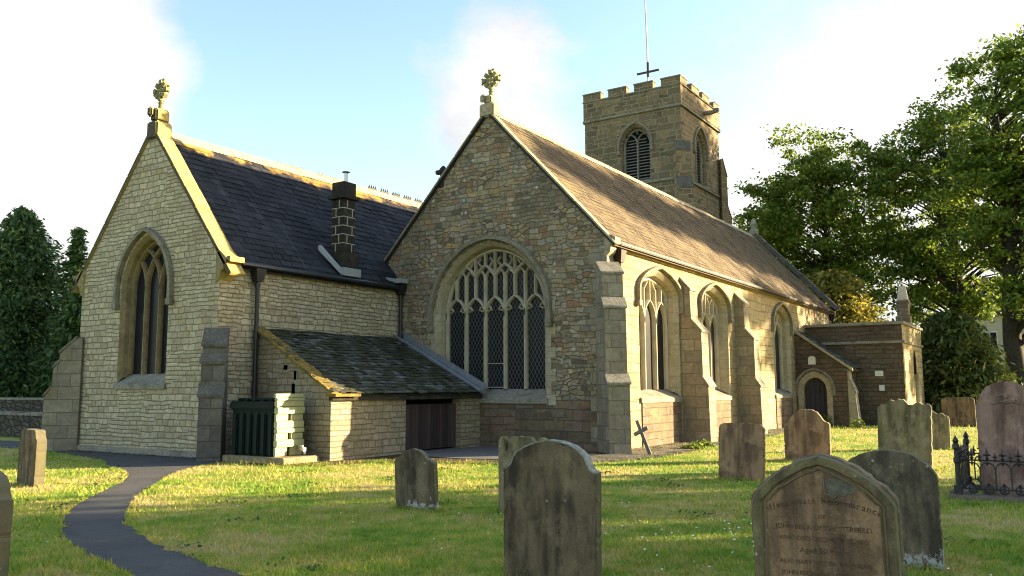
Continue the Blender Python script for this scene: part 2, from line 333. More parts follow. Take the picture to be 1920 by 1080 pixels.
def window(fn, c, ao, ai, zs, sp, ap, api, dep, lights, style, glassmat, hood=.12, label=None, flat=False, mw=.12, surround=M_DRESS, quoin=True, spl=None, slope=.25, trac=None):
    """one window: tracery is the part, surround / glass / hood / sill are its sub-parts. returns the hole in the wall"""
    spl = spl or sp
    outer = arch(c, ao, zs, sp, ap, 12, flat); inner = arch(c, ai, zs+slope, sp, api, 12, flat)
    fz = lambda x: archz(c, ai, sp, api, x, flat)
    t = MB(); d0, d1 = dep-.10, dep+.10
    barline(t, fn, inner, mw*1.0, d0, d1)
    p = 2*ai/lights; f0 = (lights-1)/2
    cx = [c+(k-f0)*p for k in range(lights)]; mx = [c+(k-f0+.5)*p for k in range(lights-1)]
    hh = p*.78
    def light(x, z, hw, h, w=mw*.85):
        L = arch(x, hw, z-.05, z, z+h, 7); L = clipz(fz, L)
        if L: barline(t, fn, L, w, d0, d1)
    def vert(x, z0, z1, w=mw*.85):
        z1 = min(z1, fz(x))
        if z1 > z0+.05: barline(t, fn, [(x,z0),(x,z1)], w, d0, d1)
    if style == 'perp':
        z1 = spl; a1 = z1+hh; z2 = a1+.62; a2 = z2+.36
        for x in mx: vert(x, zs+slope, z2+.08, mw)
        for x in cx:
            light(x, z1, p/2, hh); vert(x, a1, z2)
            for s in (-1,1):
                barline(t, fn, [(x+s*p*.40, z1+.22*hh),(x+s*p*.20, z1+.33*hh),(x+s*p*.30, z1+.52*hh)], .05, d0+.03, d1-.03)
        for x in mx:
            L = clipz(fz, [(x-p/2,z2),(x-p*.32,z2+.2),(x,a2)]); 
            if L: barline(t, fn, L, mw*.8, d0, d1)
            L = clipz(fz, [(x,a2),(x+p*.32,z2+.2),(x+p/2,z2)])
            if L: barline(t, fn, L, mw*.8, d0, d1)
            vert(x, a2, 99, mw*.6)
            for s in (-1,1):
                L = clipz(fz, [(x+s*p*.02,z2+.02),(x+s*p*.2,z2+.2),(x+s*p*.34,z2+.10)])
                if L: barline(t, fn, L, .055, d0+.02, d1-.02)
        for x in cx[1:-1]:
            vert(x, z2, 99, mw*.6)
            for s in (-1,1):
                L = clipz(fz, [(x+s*p*.3,a2-.05),(x+s*p*.12,a2+.1),(x+s*p*.26,a2+.22)])
                if L: barline(t, fn, L, .05, d0+.03, d1-.03)
    elif style == 'panel':
        z1 = spl; a1 = z1+hh
        for x in mx: vert(x, zs+slope, a1+.35, mw)
        for x in cx:
            light(x, z1, p/2, hh); vert(x, a1, 99)
        for x in mx:
            for s in (-1,1):
                L = clipz(fz, [(x,a1+.3),(x+s*p*.3,a1+.55),(x+s*p*.5,a1+.75)])
                if L: barline(t, fn, L, mw*.7, d0, d1)
            
    elif style == 'intersect':
        r = (ai*ai+(api-sp)**2)/(2*ai)
        for x in mx:
            vert(x, zs+slope, sp, mw)
            for s in (-1,1):
                L = [(x-s*(r-r*math.cos(.09*k)), sp+r*math.sin(.09*k)) for k in range(14)]
                L = clipz(fz, L)
                if L: barline(t, fn, L, mw*.85, d0, d1)
    elif style == 'belfry':
        for x in mx: vert(x, zs+slope, sp+.15, mw)
        for x in cx: light(x, sp+.12, p/2, p*.75)
        for x in mx: vert(x, sp+.1+p*.75, 99)
    o = part(t, 'window', trac or (M_TRAC if style != 'belfry' else M_WEATH))
    if label: o['label'] = label
    s = MB()
    A = [fn(u,v,0) for u,v in outer]; B = [fn(u,v,dep*.35) for u,v in [((a[0]*.45+b[0]*.55),(a[1]*.45+b[1]*.55)) for a,b in zip(outer,inner)]]
    C = [fn(u,v,dep+.1) for u,v in inner]
    s.loft(A, B); s.loft(B, C)
    # flush dressed stones round the opening
    if quoin:
        z = zs-.2; k = 0
        while z < sp+.05:
            h = .30+.06*(k % 2); wd = .16 if k % 2 else .30
            for sg in (-1,1):
                x0 = c+sg*ao; x1 = c+sg*(ao+wd)
                s.prism([(min(x0,x1),z),(max(x0,x1),z),(max(x0,x1),z+h-.012),(min(x0,x1),z+h-.012)], fn, -.004, .05)
            z += h; k += 1
    part(s, 'window_surround', surround, o)
    q = MB(); q.sheet(inner, [], lambda u,v: fn(u,v,dep+.04)); part(q, 'glass', glassmat, o)
    if hood:
        hl = arch(c, ao+.06+hood/2, sp-.35, sp, ap+.07+hood/2, 14, flat)
        h = MB(); barline(h, fn, hl, hood, -.13, .03, .8); 
        for sg in (-1,1):
            h.prism([(c+sg*(ao+.06+hood/2)-.1, sp-.5),(c+sg*(ao+.06+hood/2)+.1, sp-.5),(c+sg*(ao+.06+hood/2)+.1, sp-.34),(c+sg*(ao+.06+hood/2)-.1, sp-.34)], fn, -.14, .02)
        part(h, 'hood_mould', M_HOOD, o)
    l = MB()
    e0, e1 = c-ao-.05, c+ao+.05
    P = lambda u, v, d: fn(u, v, d)
    l.hexa([P(e0,zs-.16,-.07),P(e1,zs-.16,-.07),P(e1,zs-.16,.02),P(e0,zs-.16,.02),P(e0,zs-.04,-.07),P(e1,zs-.04,-.07),P(e1,zs+.02,.02),P(e0,zs+.02,.02)])
    l.face([P(c-ao,zs+.015,.018),P(c+ao,zs+.015,.018),P(c+ai,zs+slope+.01,dep+.06),P(c-ai,zs+slope+.01,dep+.06)])
    part(l, 'sill', M_WEATH, o)
    return outer, o
def buttress(fn, w, prof, name='buttress', mat=M_BUTT, label=None, weath=M_WEATH):
    """fn(t,z,out): t across, out away from wall. prof = [(z0,out),...] bottom to top, with sloped set-offs"""
    b = MB(); s = MB(); pts = [(o, z) for z, o in prof]
    outl = [(-.15, prof[0][0])] + pts + [(-.15, prof[-1][0])]
    b.prism([(o,z) for o,z in outl], lambda o,z,d: fn(d-w/2, z, o), 0, w)
    o = part(b, name, mat, bevel=.012)
    for (z0,o0),(z1,o1) in zip(prof, prof[1:]):
        if o1 < o0-.05:
            q = .035
            s = MB(); s.hexa([fn(-w/2-q,z0-.02,o0+q),fn(w/2+q,z0-.02,o0+q),fn(w/2+q,z1-.02,o1-.02),fn(-w/2-q,z1-.02,o1-.02),
                    fn(-w/2-q,z0+.05,o0+q),fn(w/2+q,z0+.05,o0+q),fn(w/2+q,z1+.06,o1-.02),fn(-w/2-q,z1+.06,o1-.02)])
            part(s, 'weathering', weath, o, bevel=.01)
    if label: o['label'] = label
    return o
def slates(mb, p0, du, dv, lu, lv, w, h, th, jit=.01, skip=None):
    du = Vector(du).normalized(); dv = Vector(dv).normalized(); nn = du.cross(dv); 
    if nn.z < 0: nn = -nn
    p0 = Vector(p0); ph = rnd.uniform(0,6); base_ = lambda u,v: -.028*math.sin(math.pi*min(1,max(0,u/lu)))*math.sin(math.pi*min(1,v/lv)*.85+.3)+.010*math.sin(u*1.9+v*2.3+ph)+.006*math.sin(u*4.7-v*3.1)
    nv = max(1, int(round(lv/h))); h = lv/nv; nu = max(1, int(round(lu/w))); w = lu/nu
    for j in range(nv):
        for i in range(-(j % 2), nu):
            u0 = (i+.5*(j % 2))*w; u1 = u0+w; u0 = max(0,u0)+rnd.uniform(.001,.004); u1 = min(lu,u1)-rnd.uniform(.001,.004)
            if u1-u0 < .03: continue
            if skip and skip(.5*(u0+u1), (j+.5)*h): continue
            v0 = j*h+rnd.uniform(-jit,jit); v1 = min(lv, (j+1)*h+h*.35); l = rnd.uniform(0,th*.6)
            t0 = th*1.9+l
            dd_ = base_(.5*(u0+u1), v0); slip = -rnd.uniform(.02,.07) if rnd.random() < .008 else 0; v0 += slip; v1 += slip
            q = [p0+du*u+dv*v+nn*(n+dd_) for u,v,n in ((u0,v0,t0-th),(u1,v0,t0-th+rnd.uniform(-.3,.3)*th),(u1,v1,0),(u0,v1,0),(u0,v0,t0),(u1,v0,t0+rnd.uniform(-.3,.3)*th),(u1,v1,th*.5),(u0,v1,th*.5))]
            mb.hexa(q, 0, (0,4))
# ---- chapel (north) walls
he1, hr1 = 4.95, 8.72
YCREST = (22.6, 25.2)
YW = 46.9                                                    # west end of chapel and nave
w = MB()
hole1, win1 = window(E(Y1), -20.72, 1.07, .93, 1.86, 4.38, 5.86, 5.68, .32, 3, 'intersect', M_GLASS, .13, 'tall pointed chapel window with three dark lights', mw=.085, quoin=False, surround=M_CSUR, trac=M_CSUR)
w.sheet([(XA,-.3),(XB,-.3),(XB,he1),(XM,hr1),(XA,he1)], [hole1[::-1]], lambda u,v: (u,Y1,v))
def flank(mb, x, y0, y1, z1, m=0): mb.face([(x,y0,-.3),(x,y1,-.3),(x,y1,z1),(x,y0,z1)], m)
flank(w, XB, Y1, Y2+.05, he1); flank(w, XA, Y1, YW, he1)
w.face([(XA,YW,-.3),(XB,YW,-.3),(XB,YW,he1),(XM,YW,hr1),(XA,YW,he1)])
part(w, 'chapel_wall', M_CHAPEL)
pl = MB(); pl.box(XA-.06, XB+.06, Y1-.07, Y1-.002, -.2, .16); part(pl, 'plinth', M_WEATH, bevel=.02)
# chapel roof
sl1 = (hr1-he1)/(XB-XM); dv1 = Vector((-1,0,sl1)).normalized(); L1 = math.hypot(XB-XM, hr1-he1)
ez, ex = he1+.02, XB+.16                                    # eaves overhang
roofL = (ex-XM)/(XB-XM)*L1; p0 = Vector((ex, Y1+.40, hr1-sl1*(ex-XM)+.06))
r = MB(); YR = 21.4
r.face([p0+Vector((0,-.1,-.09)), p0+Vector((0,YW-p0.y,-.09)), (XM,YW,hr1-.03), (XM,p0.y-.1,hr1-.03)])
r.face([(2*XM-p0.x,p0.y-.1,p0.z-.05),(2*XM-p0.x,YW,p0.z-.05),(XM,YW,hr1+.01),(XM,p0.y-.1,hr1+.01)])
slates(r, p0, (0,1,0), dv1, YW-p0.y, roofL, .36, .235, .011)
slates(r, (2*XM-p0.x,p0.y,p0.z), (0,1,0), (1,0,sl1), YW-p0.y, roofL, .36, .235, .011)
chroof = part(r, 'chapel_roof', M_SLATE)
rg = MB(); y = Y1+.4
while y < YW-.1:
    for sg in (-1,1):
        a = Vector((XM, y, hr1+.135+rnd.uniform(-.008,.008))); b = a+Vector((sg*.20,0,-.20*sl1+.02)); t = Vector((0,.53,0))
        rg.hexa([a+Vector((0,0,-.05)), b+Vector((0,0,-.05)), b+Vector((0,0,-.05))+t, a+Vector((0,0,-.05))+t, a, b, b+t, a+t])
    y += .545
part(rg, 'ridge_tiles', M_RIDGE, chroof)
for k in range(5):
    cr = MB(); yc = YCREST[0]+(YCREST[1]-YCREST[0])*k/4
    cr.box(XM-.025, XM+.025, yc-.22, yc+.22, hr1+.10, hr1+.17)
    for j in range(4): cr.lathe([(.03,0),(.035,.03),(.004,.12)], (XM, yc-.165+.11*j, hr1+.165), 5)
    part(cr, 'ridge_crest', M_HOODD, chroof)
# chapel gable coping
def coping(name, mat, xm, xe, zt, ze, y0, y1, th, lab=None):
    c = MB()
    for sg in (-1,1):
        n = Vector((sg*(zt-ze),0,abs(xe-xm))).normalized(); N = 7
        for k in range(N):
            a = Vector((xm+sg*abs(xe-xm)*k/N, 0, zt+(ze-zt)*k/N)); b = Vector((xm+sg*abs(xe-xm)*((k+1)/N-.002), 0, zt+(ze-zt)*((k+1)/N-.002)))
            e = rnd.uniform(-.006,.006); a = a+n*e; b = b+n*e
            c.hexa([(a.x,y0,a.z),(b.x,y0,b.z),(b.x,y1,b.z),(a.x,y1,a.z)]+[tuple(Vector((p.x,yy,p.z))+n*th) for p,yy in ((a,y0),(b,y0),(b,y1),(a,y1))])
    o = part(c, name, mat, bevel=.012)
    if lab: o['label'] = lab
    return o
cop = coping('coping', M_COPE, XM, XB+.42, hr1+.05, hr1-sl1*(XB+.42-XM)+.05, Y1-.05, Y1+.42, .10, 'yellow lichened gable coping')
for sg in (-1,1):
    k = MB(); x = XB if sg > 0 else XA; f = lambda a, z, d: (x+sg*a, Y1-.05+d, z)
    k.prism([(-.10,he1-.62),(.02,he1-.55),(.10,he1-.40),(.10,he1-.33),(.2,he1-.30),(.2,he1-.20),(.3,he1-.16),(.30,he1+.02),(.44,he1+.02),(.44,he1-sl1*.44+.42),(-.10,he1+.30)], f, 0, .46)
    part(k, 'kneeler', M_KNEE, cop, bevel=.012)
ap = MB(); ap.box(XM-.23, XM+.23, Y1-.07, Y1+.44, hr1-.22, hr1+.30); ap.box(XM-.15, XM+.15, Y1-.03, Y1+.40, hr1+.30, hr1+.68)
ap.obox((XM-.02,Y1-.1,hr1+.55), .10,.06,.14)
part(ap, 'saddle_stone', M_COPE, cop, bevel=.05)
def finial(x, y, z, s, tilt, name='finial_cross'):
    f = MB(); f.tube([(x,y,z-.05),(x,y,z+.32*s)], [.11*s,.075*s], 8); f.lathe([(.05*s,-.06*s),(.12*s,0),(.05*s,.06*s)], (x,y,z+.22*s), 8)
    cz = z+.72*s
    for k in range(16):                                     # ring
        a0, a1 = 2*math.pi*k/16, 2*math.pi*(k+1)/16; rr = .20*s
        f.tube([(x+rr*math.cos(a0),y,cz+rr*math.sin(a0)),(x+rr*math.cos(a1),y,cz+rr*math.sin(a1))], .075*s, 6)
    for k in range(8):
        a = 2*math.pi*k/8; q = (.33 if k % 2 == 0 else .29)*s
        f.obox((x+q*math.cos(a),y,cz+q*math.sin(a)), .085*s, .10*s, .085*s, Matrix.Rotation(-a,3,'Y'))
        if k % 2 == 0: f.tube([(x,y,cz),(x+q*math.cos(a),y,cz+q*math.sin(a))], .06*s, 6)
    for k in (0,2,4):
        a = math.pi*k/4; q = .43*s; 
        for d in (-.08,.08): f.lathe([(.02*s,-.05*s),(.07*s,0),(.02*s,.05*s)], (x+q*math.cos(a)-d*math.sin(a), y, cz+q*math.sin(a)+d*math.cos(a)), 7)
    o = part(f, name, M_LICH, bevel=.02); return o
finial(XM+.02, Y1+.18, hr1+.70, .72, 0)
# chapel diagonal buttresses
q2 = math.sqrt(.5)
def diag(cx, cy, sx):
    return lambda t, z, o: (cx+sx*q2*o+q2*t*sx, cy-q2*o+q2*t, z)
for sx, x in ((1,XB),(-1,XA)):
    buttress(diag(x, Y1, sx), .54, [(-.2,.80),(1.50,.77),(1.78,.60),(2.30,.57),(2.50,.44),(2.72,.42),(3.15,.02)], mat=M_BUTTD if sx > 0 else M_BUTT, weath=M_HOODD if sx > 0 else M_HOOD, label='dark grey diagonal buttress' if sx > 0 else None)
# eaves course, gutter, pipes
ec = MB(); ec.box(XB-.02, XB+.09, Y1+.41, Y2-.02, he1-.20, he1-.02); part(ec, 'eaves_course', M_WEATH, bevel=.02)
gu = MB(); gu.tube([(XB+.2,Y1+.44,he1-.10),(XB+.2,Y2-.25,he1-.12)], .065, 8); gut = part(gu, 'gutter', M_IRON)
def pipe(x, y, z0, z1, mat, hop=True, lean=0.0, r=.055, d=(1,0)):
    p = MB(); p.tube([(x,y+lean,z0),(x,y,z1)], r, 10)
    z = z0+.3
    while z < z1-.2:
        p.lathe([(r*1.35,0),(r*1.35,.10)], (x,y+lean*(z1-z)/(z1-z0),z), 10); z += 1.35
    o = part(p, 'downpipe', mat)
    if hop:
        h = MB(); h.hexa([(x-.09,y-.1,z1-.12),(x+.09,y-.1,z1-.12),(x+.09,y+.1,z1-.12),(x-.09,y+.1,z1-.12),(x-.15,y-.17,z1+.22),(x+.15,y-.17,z1+.22),(x+.15,y+.17,z1+.22),(x-.15,y+.17,z1+.22)])
        part(h, 'hopper', mat, o)
    return o
pipe(XB+.13, 14.86, -.05, he1-.38, M_IRON)
# valley outlet between chapel and chancel
pipe(XB+.12, 20.55, 3.0, 4.75, M_IRON, True)
lv = MB(); lv.box(XB-.25, XB+.34, 20.28, 20.66, 4.98, 5.12); lv.hexa([(XB-.5,20.05,5.28),(XB+.1,20.05,5.02),(XB+.1,20.6,5.02),(XB-.5,20.6,5.28),(XB-.5,20.05,5.33),(XB+.1,20.05,5.08),(XB+.1,20.6,5.08),(XB-.5,20.6,5.33)])
part(lv, 'lead_valley', M_LEADW, chroof)
# chimney on chapel eaves
cx0, cx1, cy0, cy1 = -18.16, -17.70, 18.12, 18.60
ch = MB(); zz = 5.72
for k in range(6):
    h = .265; e = .012 if k % 2 else 0
    ch.box(cx0-e, cx1+e, cy0-e, cy1+e, zz, zz+h-.012); zz += h
ch.box(cx0-.10, cx1+.10, cy0-.10, cy1+.10, zz, zz+.10); ch.box(cx0-.02, cx1+.02, cy0-.02, cy1+.02, zz+.10, zz+.52)
ch.box(cx0-.10, cx1+.10, cy0-.10, cy1+.10, 4.9, 5.705); ch.box(cx0+.02,cx1-.02,cy0+.02,cy1-.02,5.6,zz)
chim = part(ch, 'chimney_stack', M_SOOT, bevel=.012)
mj = MB()
for k in range(6):
    z = 5.72+.265*k-.012; mj.box(cx0-.0, cx1+.0, cy0-.0, cy1+.0, z, z+.012) if 0 else mj.box(cx0-.004, cx1+.004, cy0-.004, cy1+.004, z-.012, z+.012)
    yv = cy0+(.14 if k % 2 else .36); mj.box(cx1-.02, cx1+.015+(.012 if k % 2 else 0), yv-.01, yv+.01, z+.02, z+.24)
    xv = cx0+(.3 if k % 2 else .16); mj.box(xv-.01, xv+.01, cy0-.015-(.012 if k % 2 else 0), cy0+.02, z+.02, z+.24)
part(mj, 'mortar_joints', plain('pale_mortar', (.42,.38,.27), .95, .15, 20, .2), chim)
fl = MB(); fl.tube([((cx0+cx1)/2+.06,cy0+.24,zz+.5),((cx0+cx1)/2+.06,cy0+.24,zz+.86)], .055, 10); fl.lathe([(.04,.82),(.13,.86),(.02,.90)], ((cx0+cx1)/2+.06,cy0+.24,zz), 12); part(fl, 'flue', M_STEEL, chim)
fs = MB(); fs.box(cx0+.1, cx1+.16, cy0-.14, cy1+.14, 4.98, 5.22)
a = Vector((XB+.02, 17.72, 5.08)); 
fs.hexa([(XB+.1,17.84,5.04),(XB+.1,18.0,5.0),(XB-.42,17.62,5.72),(XB-.42,17.5,5.70)] + [(XB+.1,17.84,5.20),(XB+.1,18.0,5.14),(XB-.42,17.62,5.86),(XB-.42,17.5,5.84)])
part(fs, 'chimney_flashing', M_LEADW, chim)
# ---- nave and chancel
he2, hr2 = 5.80, 10.02
hole2, win2 = window(E(Y2), -14.28, 1.98, 1.78, 1.42, 3.92, 6.02, 5.83, .40, 5, 'perp', M_GLASSL, .15, 'great five-light window with pale tracery and wire guards', mw=.105, spl=3.86)
ho = [p for p in hole2]
w = MB()
zl = 1.36
w.sheet([(XC,zl),(XD,zl),(XD,he2),(XN,hr2),(XC,he2)], [ho[::-1]], lambda u,v: (u,Y2,v), 0)
w.face([(XC,Y2,-.3),(XD,Y2,-.3),(XD,Y2,zl),(XC,Y2,zl)], 1)
for z_ in (2.42,1.72):
    cb = MB(); barline(cb, lambda u,v,d: (u,Y2+.40+d,v), [(-14.58,z_),(-13.98,z_)], .035, -.02, .03); part(cb, 'casement_bar', M_LEADW, win2)
south = []
labs = ['sunlit south window nearest the chancel corner','second south window between the buttresses','third south window beside the vestry lean-to']
for i, (c, a, ai) in enumerate(((24.22,1.52,1.30),(29.03,1.40,1.20),(37.4,1.30,1.12))):
    h, o = window(So(XD), c, a, ai, 1.42, 4.55, 5.22, 5.02, .40, 3 if i < 2 else 2, 'panel', M_GLASS, .11, labs[i], flat=True, mw=.12, quoin=False, spl=3.7, slope=.22)
    south.append(h)
w.sheet([(Y2,-.3),(YW,-.3),(YW,he2),(Y2,he2)], [h[::-1] for h in south], lambda u,v: (XD,u,v), 2)
w.face([(XC,Y2,-.3),(XC,YW,-.3),(XC,YW,he2),(XC,Y2,he2)], 0)
w.face([(XC,YW,-.3),(XD,YW,-.3),(XD,YW,he2),(XN,YW,hr2),(XC,YW,he2)], 0)
part(w, 'nave_wall', [M_RUBBLE, M_LOWER, M_NAVE])
for i, (c, a) in enumerate(((24.22,1.46),(29.03,1.36),(37.4,1.26))):
    ap_ = MB(); ap_.box(XD-.1, XD+.035, c-a, c+a, -.2, 1.255); part(ap_, 'window_apron', M_LOWER)
# quoins at the chancel corner
qn = MB(); z = -.1; k = 0
while z < he2-.35:
    h = .36+.08*rnd.random(); l = .55 if k % 2 else .32
    qn.box(XD-l, XD+.004, Y2-.005, Y2+(.32 if k % 2 else .55), z, z+h-.015); z += h; k += 1
part(qn, 'quoins', M_BUTT)
sl2 = (hr2-he2)/(XD-XN); L2 = math.hypot(XD-XN, hr2-he2); ex2 = XD+.22; rl2 = (ex2-XN)/(XD-XN)*L2
r = MB(); ze2 = hr2-sl2*(ex2-XN)+.06
for sg in (1,-1):
    xe = XN+sg*(ex2-XN)
    r.face([(xe,Y2-.02,ze2-.09),(xe,YW-.3,ze2-.09),(XN,YW-.3,hr2-.03),(XN,Y2-.02,hr2-.03)])
    slates(r, (xe,Y2-.03,ze2), (0,1,0), (-sg,0,sl2), YW-.3-Y2, rl2, .30, .20, .012)
nroof = part(r, 'nave_roof', M_NSLATE)
rg = MB(); y = Y2
while y < YW-.9:
    for sg in (-1,1):
        a = Vector((XN, y, hr2+.135+rnd.uniform(-.008,.008))); b = a+Vector((sg*.19,0,-.19*sl2+.02)); t = Vector((0,.44,0)); q = Vector((0,0,-.05))
        rg.hexa([a+q, b+q, b+q+t, a+q+t, a, b, b+t, a+t])
    y += .455
part(rg, 'ridge_tiles', M_RIDGE, nroof)
vg = coping('verge', M_MOULD, XN, ex2+.03, hr2-.06, ze2-.12, Y2-.09, Y2-.002, .07, 'dark roof verge over the great window gable')
cp2 = coping('verge_slates', M_COPE2, XN, ex2+.03, hr2+.035, ze2-.03, Y2-.11, Y2+.16, .05)
wc = coping('coping', M_BUTTD, XN, ex2+.1, hr2+.1, ze2+.06, YW-.32, YW+.12, .22, 'grey coping on the far west gable')
wf = MB(); wf.lathe([(.25,0),(.28,.25),(.14,.35),(.2,.6),(.1,.85),(.02,.95)], (XN,YW-.1,hr2+.15), 8); part(wf, 'gable_finial', M_WEATH, wc)
ap = MB(); ap.box(XN-.26, XN+.26, Y2-.12, Y2+.34, hr2-.16, hr2+.26); ap.box(XN-.13, XN+.15, Y2-.08, Y2+.28, hr2+.26, hr2+.52); ap.obox((XN-.12,Y2-.12,hr2+.42), .09,.05,.12)
part(ap, 'saddle_stone', M_COPE2, vg, bevel=.04)
finial(XN+.05, Y2+.08, hr2+.5, .74, 0)
kn = MB(); kn.prism([(-.06,he2-.6),(.12,he2-.42),(.14,he2-.25),(.27,he2-.2),(.27,he2-.02),(-.06,he2+.12)], lambda a,z,d: (XD+a, Y2-.03+d, z), 0, .36); part(kn, 'kneeler', M_DRESS, bevel=.012)
ec = MB(); ec.box(XD-.02, XD+.12, Y2+.35, YW-.1, he2-.30, he2-.12); part(ec, 'eaves_course', M_NAVE, bevel=.03)
gu = MB(); gu.box(XD+.14, XD+.27, Y2+.35, YW-.1, he2-.21, he2-.11); part(gu, 'gutter', M_RUST, bevel=.02)
pp = pipe(XD+.13, 21.22, -.05, he2-.55, M_RUST, True, .16); pipe(XD+.13, YW-.35, 4.6, he2-.5, M_RUST, True)
# buttresses of the nave
buttress(diag(XD, Y2, 1), .60, [(-.2,.86),(1.78,.82),(2.02,.66),(3.78,.62),(4.05,.46),(4.72,.42),(5.05,.02)], mat=M_BUTT, label='speckled grey diagonal buttress at the chancel corner')
for y, h in ((26.18,5.2),(31.55,5.2)):
    buttress(lambda t, z, o, y=y: (XD+o, y+t, z), .62, [(-.2,.90),(1.72,.86),(2.02,.70),(3.45,.68),(3.85,.36),(4.80,.33),(h,.02)])
# stone knob of a gable beyond, showing over the left verge
kb = MB(); kb.lathe([(.14,-.3),(.16,.0),(.09,.08),(.15,.2),(.12,.32),(.03,.42)], (XN-1.78,Y2+.1,8.22), 8); kb.obox((XN-1.9,Y2+.1,8.45),.14,.07,.06)
part(kb, 'crocket', M_SOOT, vg)
# ---- tower
TX, TY, TW, TD, ZS, ZP = -18.44, 46.95, 6.46, 6.64, 18.55, 19.92
w = MB()
hE, wE = window(E(TY), -21.42, .98, .86, 14.28, 16.55, 17.80, 17.58, .35, 2, 'belfry', M_VOID, .16, 'east belfry window with slate louvres', quoin=False, mw=.12, slope=.1, surround=M_TOWER)
hS, wS = window(So(TX), 50.1, .98, .86, 14.28, 16.55, 17.80, 17.58, .35, 2, 'belfry', M_VOID, .16, 'south belfry window with slate louvres', quoin=False, mw=.12, slope=.1, surround=M_TOWER)
w.sheet([(TX-TW,-.3),(TX,-.3),(TX,ZS),(TX-TW,ZS)], [hE[::-1]], lambda u,v: (u,TY,v))
w.sheet([(TY,-.3),(TY+TD,-.3),(TY+TD,ZS),(TY,ZS)], [hS[::-1]], lambda u,v: (TX,u,v))
w.face([(TX-TW,TY,-.3),(TX-TW,TY+TD,-.3),(TX-TW,TY+TD,ZS),(TX-TW,TY,ZS)]); w.face([(TX-TW,TY+TD,-.3),(TX,TY+TD,-.3),(TX,TY+TD,ZS),(TX-TW,TY+TD,ZS)])
tower = part(w, 'tower_wall', M_TOWER)
for fn, c, wn in ((E(TY),-21.42,wE),(So(TX),50.1,wS)):
    l = MB(); z = 14.42
    while z < 17.0:
        hw = .84 if z < 16.7 else .62
        a, b, d, e = fn(c-hw,z,.30), fn(c+hw,z,.30), fn(c+hw,z+.16,.52), fn(c-hw,z+.16,.52)
        up = Vector((0,0,.035)); l.hexa([a,b,d,e]+[Vector(p)+up for p in (a,b,d,e)]); z += .19
    part(l, 'louvres', M_LOUV, wn)
sc = MB()
def ring(mb, o, z0, z1, i=.02):
    mb.box(TX-TW-o, TX+o, TY-o, TY+i, z0, z1); mb.box(TX-TW-o, TX+o, TY+TD-i, TY+TD+o, z0, z1)
    mb.box(TX-i, TX+o, TY+i, TY+TD-i, z0, z1); mb.box(TX-TW-o, TX-TW+i, TY+i, TY+TD-i, z0, z1)
ring(sc, .11, ZS-.06, ZS+.10); part(sc, 'string_course', M_WEATH, tower, bevel=.03)
sc = MB(); ring(sc, .10, 14.02, 14.17); part(sc, 'string_course', M_WEATH, tower, bevel=.03)
pa = MB(); ring(pa, .06, ZS+.10, ZP-.12, .34)
mers = []
def merl(L):
    n = 4; m = L*.190; g_ = (L-n*m)/(n-1); return [(k*(m+g_), k*(m+g_)+m) for k in range(n)]
cp = MB()
for a, b in merl(TW+.12):
    for yy in (TY-.06, TY+TD-.34):
        x1 = TX+.06-a; x0 = TX+.06-b; pa.box(x0, x1, yy, yy+.40, ZP-.12, ZP+.38); cp.box(x0-.05, x1+.05, yy-.06, yy+.46, ZP+.38, ZP+.48)
for a, b in merl(TD+.12)[1:-1]:
    for xx in (TX-.34, TX-TW-.06):
        y0 = TY-.06+a; y1 = TY-.06+b; pa.box(xx, xx+.40, y0, y1, ZP-.12, ZP+.38); cp.box(xx-.06, xx+.46, y0-.05, y1+.05, ZP+.38, ZP+.48)
for xx in (TX-.34, TX-TW-.06):
    for y0, y1 in ((TY+.345,TY+1.0),(TY+TD-1.0,TY+TD-.345)):
        pa.box(xx, xx+.40, y0, y1, ZP-.12, ZP+.38); cp.box(xx-.06, xx+.46, y0+.12, y1-.12 if y0 > TY+3 else y1+.05, ZP+.38, ZP+.48)
ring(cp, .115, ZP-.121, ZP-.02, .40)
pt = part(pa, 'parapet', M_TOWER); part(cp, 'parapet_coping', M_WEATH, pt, bevel=.03)
rf = MB(); rf.box(TX-TW+.1, TX-.1, TY+.1, TY+TD-.1, ZS-.3, ZS+.05); part(rf, 'tower_roof', M_LEAD)
gg = MB(); gg.tube([(TX-.1,50.75,19.05),(TX+.5,50.75,19.0),(TX+.95,50.75,19.06)], [.16,.15,.12], 7); gg.obox((TX+.9,50.75,19.12),.14,.13,.09); part(gg, 'gargoyle', M_WEATH)
buttress(diag(TX, TY, 1), .95, [(5,.75),(8.4,.70),(9.0,.50),(13.4,.46),(14.1,.26),(15.7,.24),(16.3,.02)], mat=M_TOWER, weath=M_HOODD, label='buttress on the near corner of the tower')
buttress(lambda t, z, o: (TX+q2*o-q2*t, TY+TD+q2*o+q2*t, z), .95, [(5,.8),(8.4,.75),(9.0,.55),(12.6,.50),(13.4,.30),(15.4,.26),(16.6,.02)], mat=M_TOWER, weath=M_HOODD, label='buttress on the far corner of the tower')
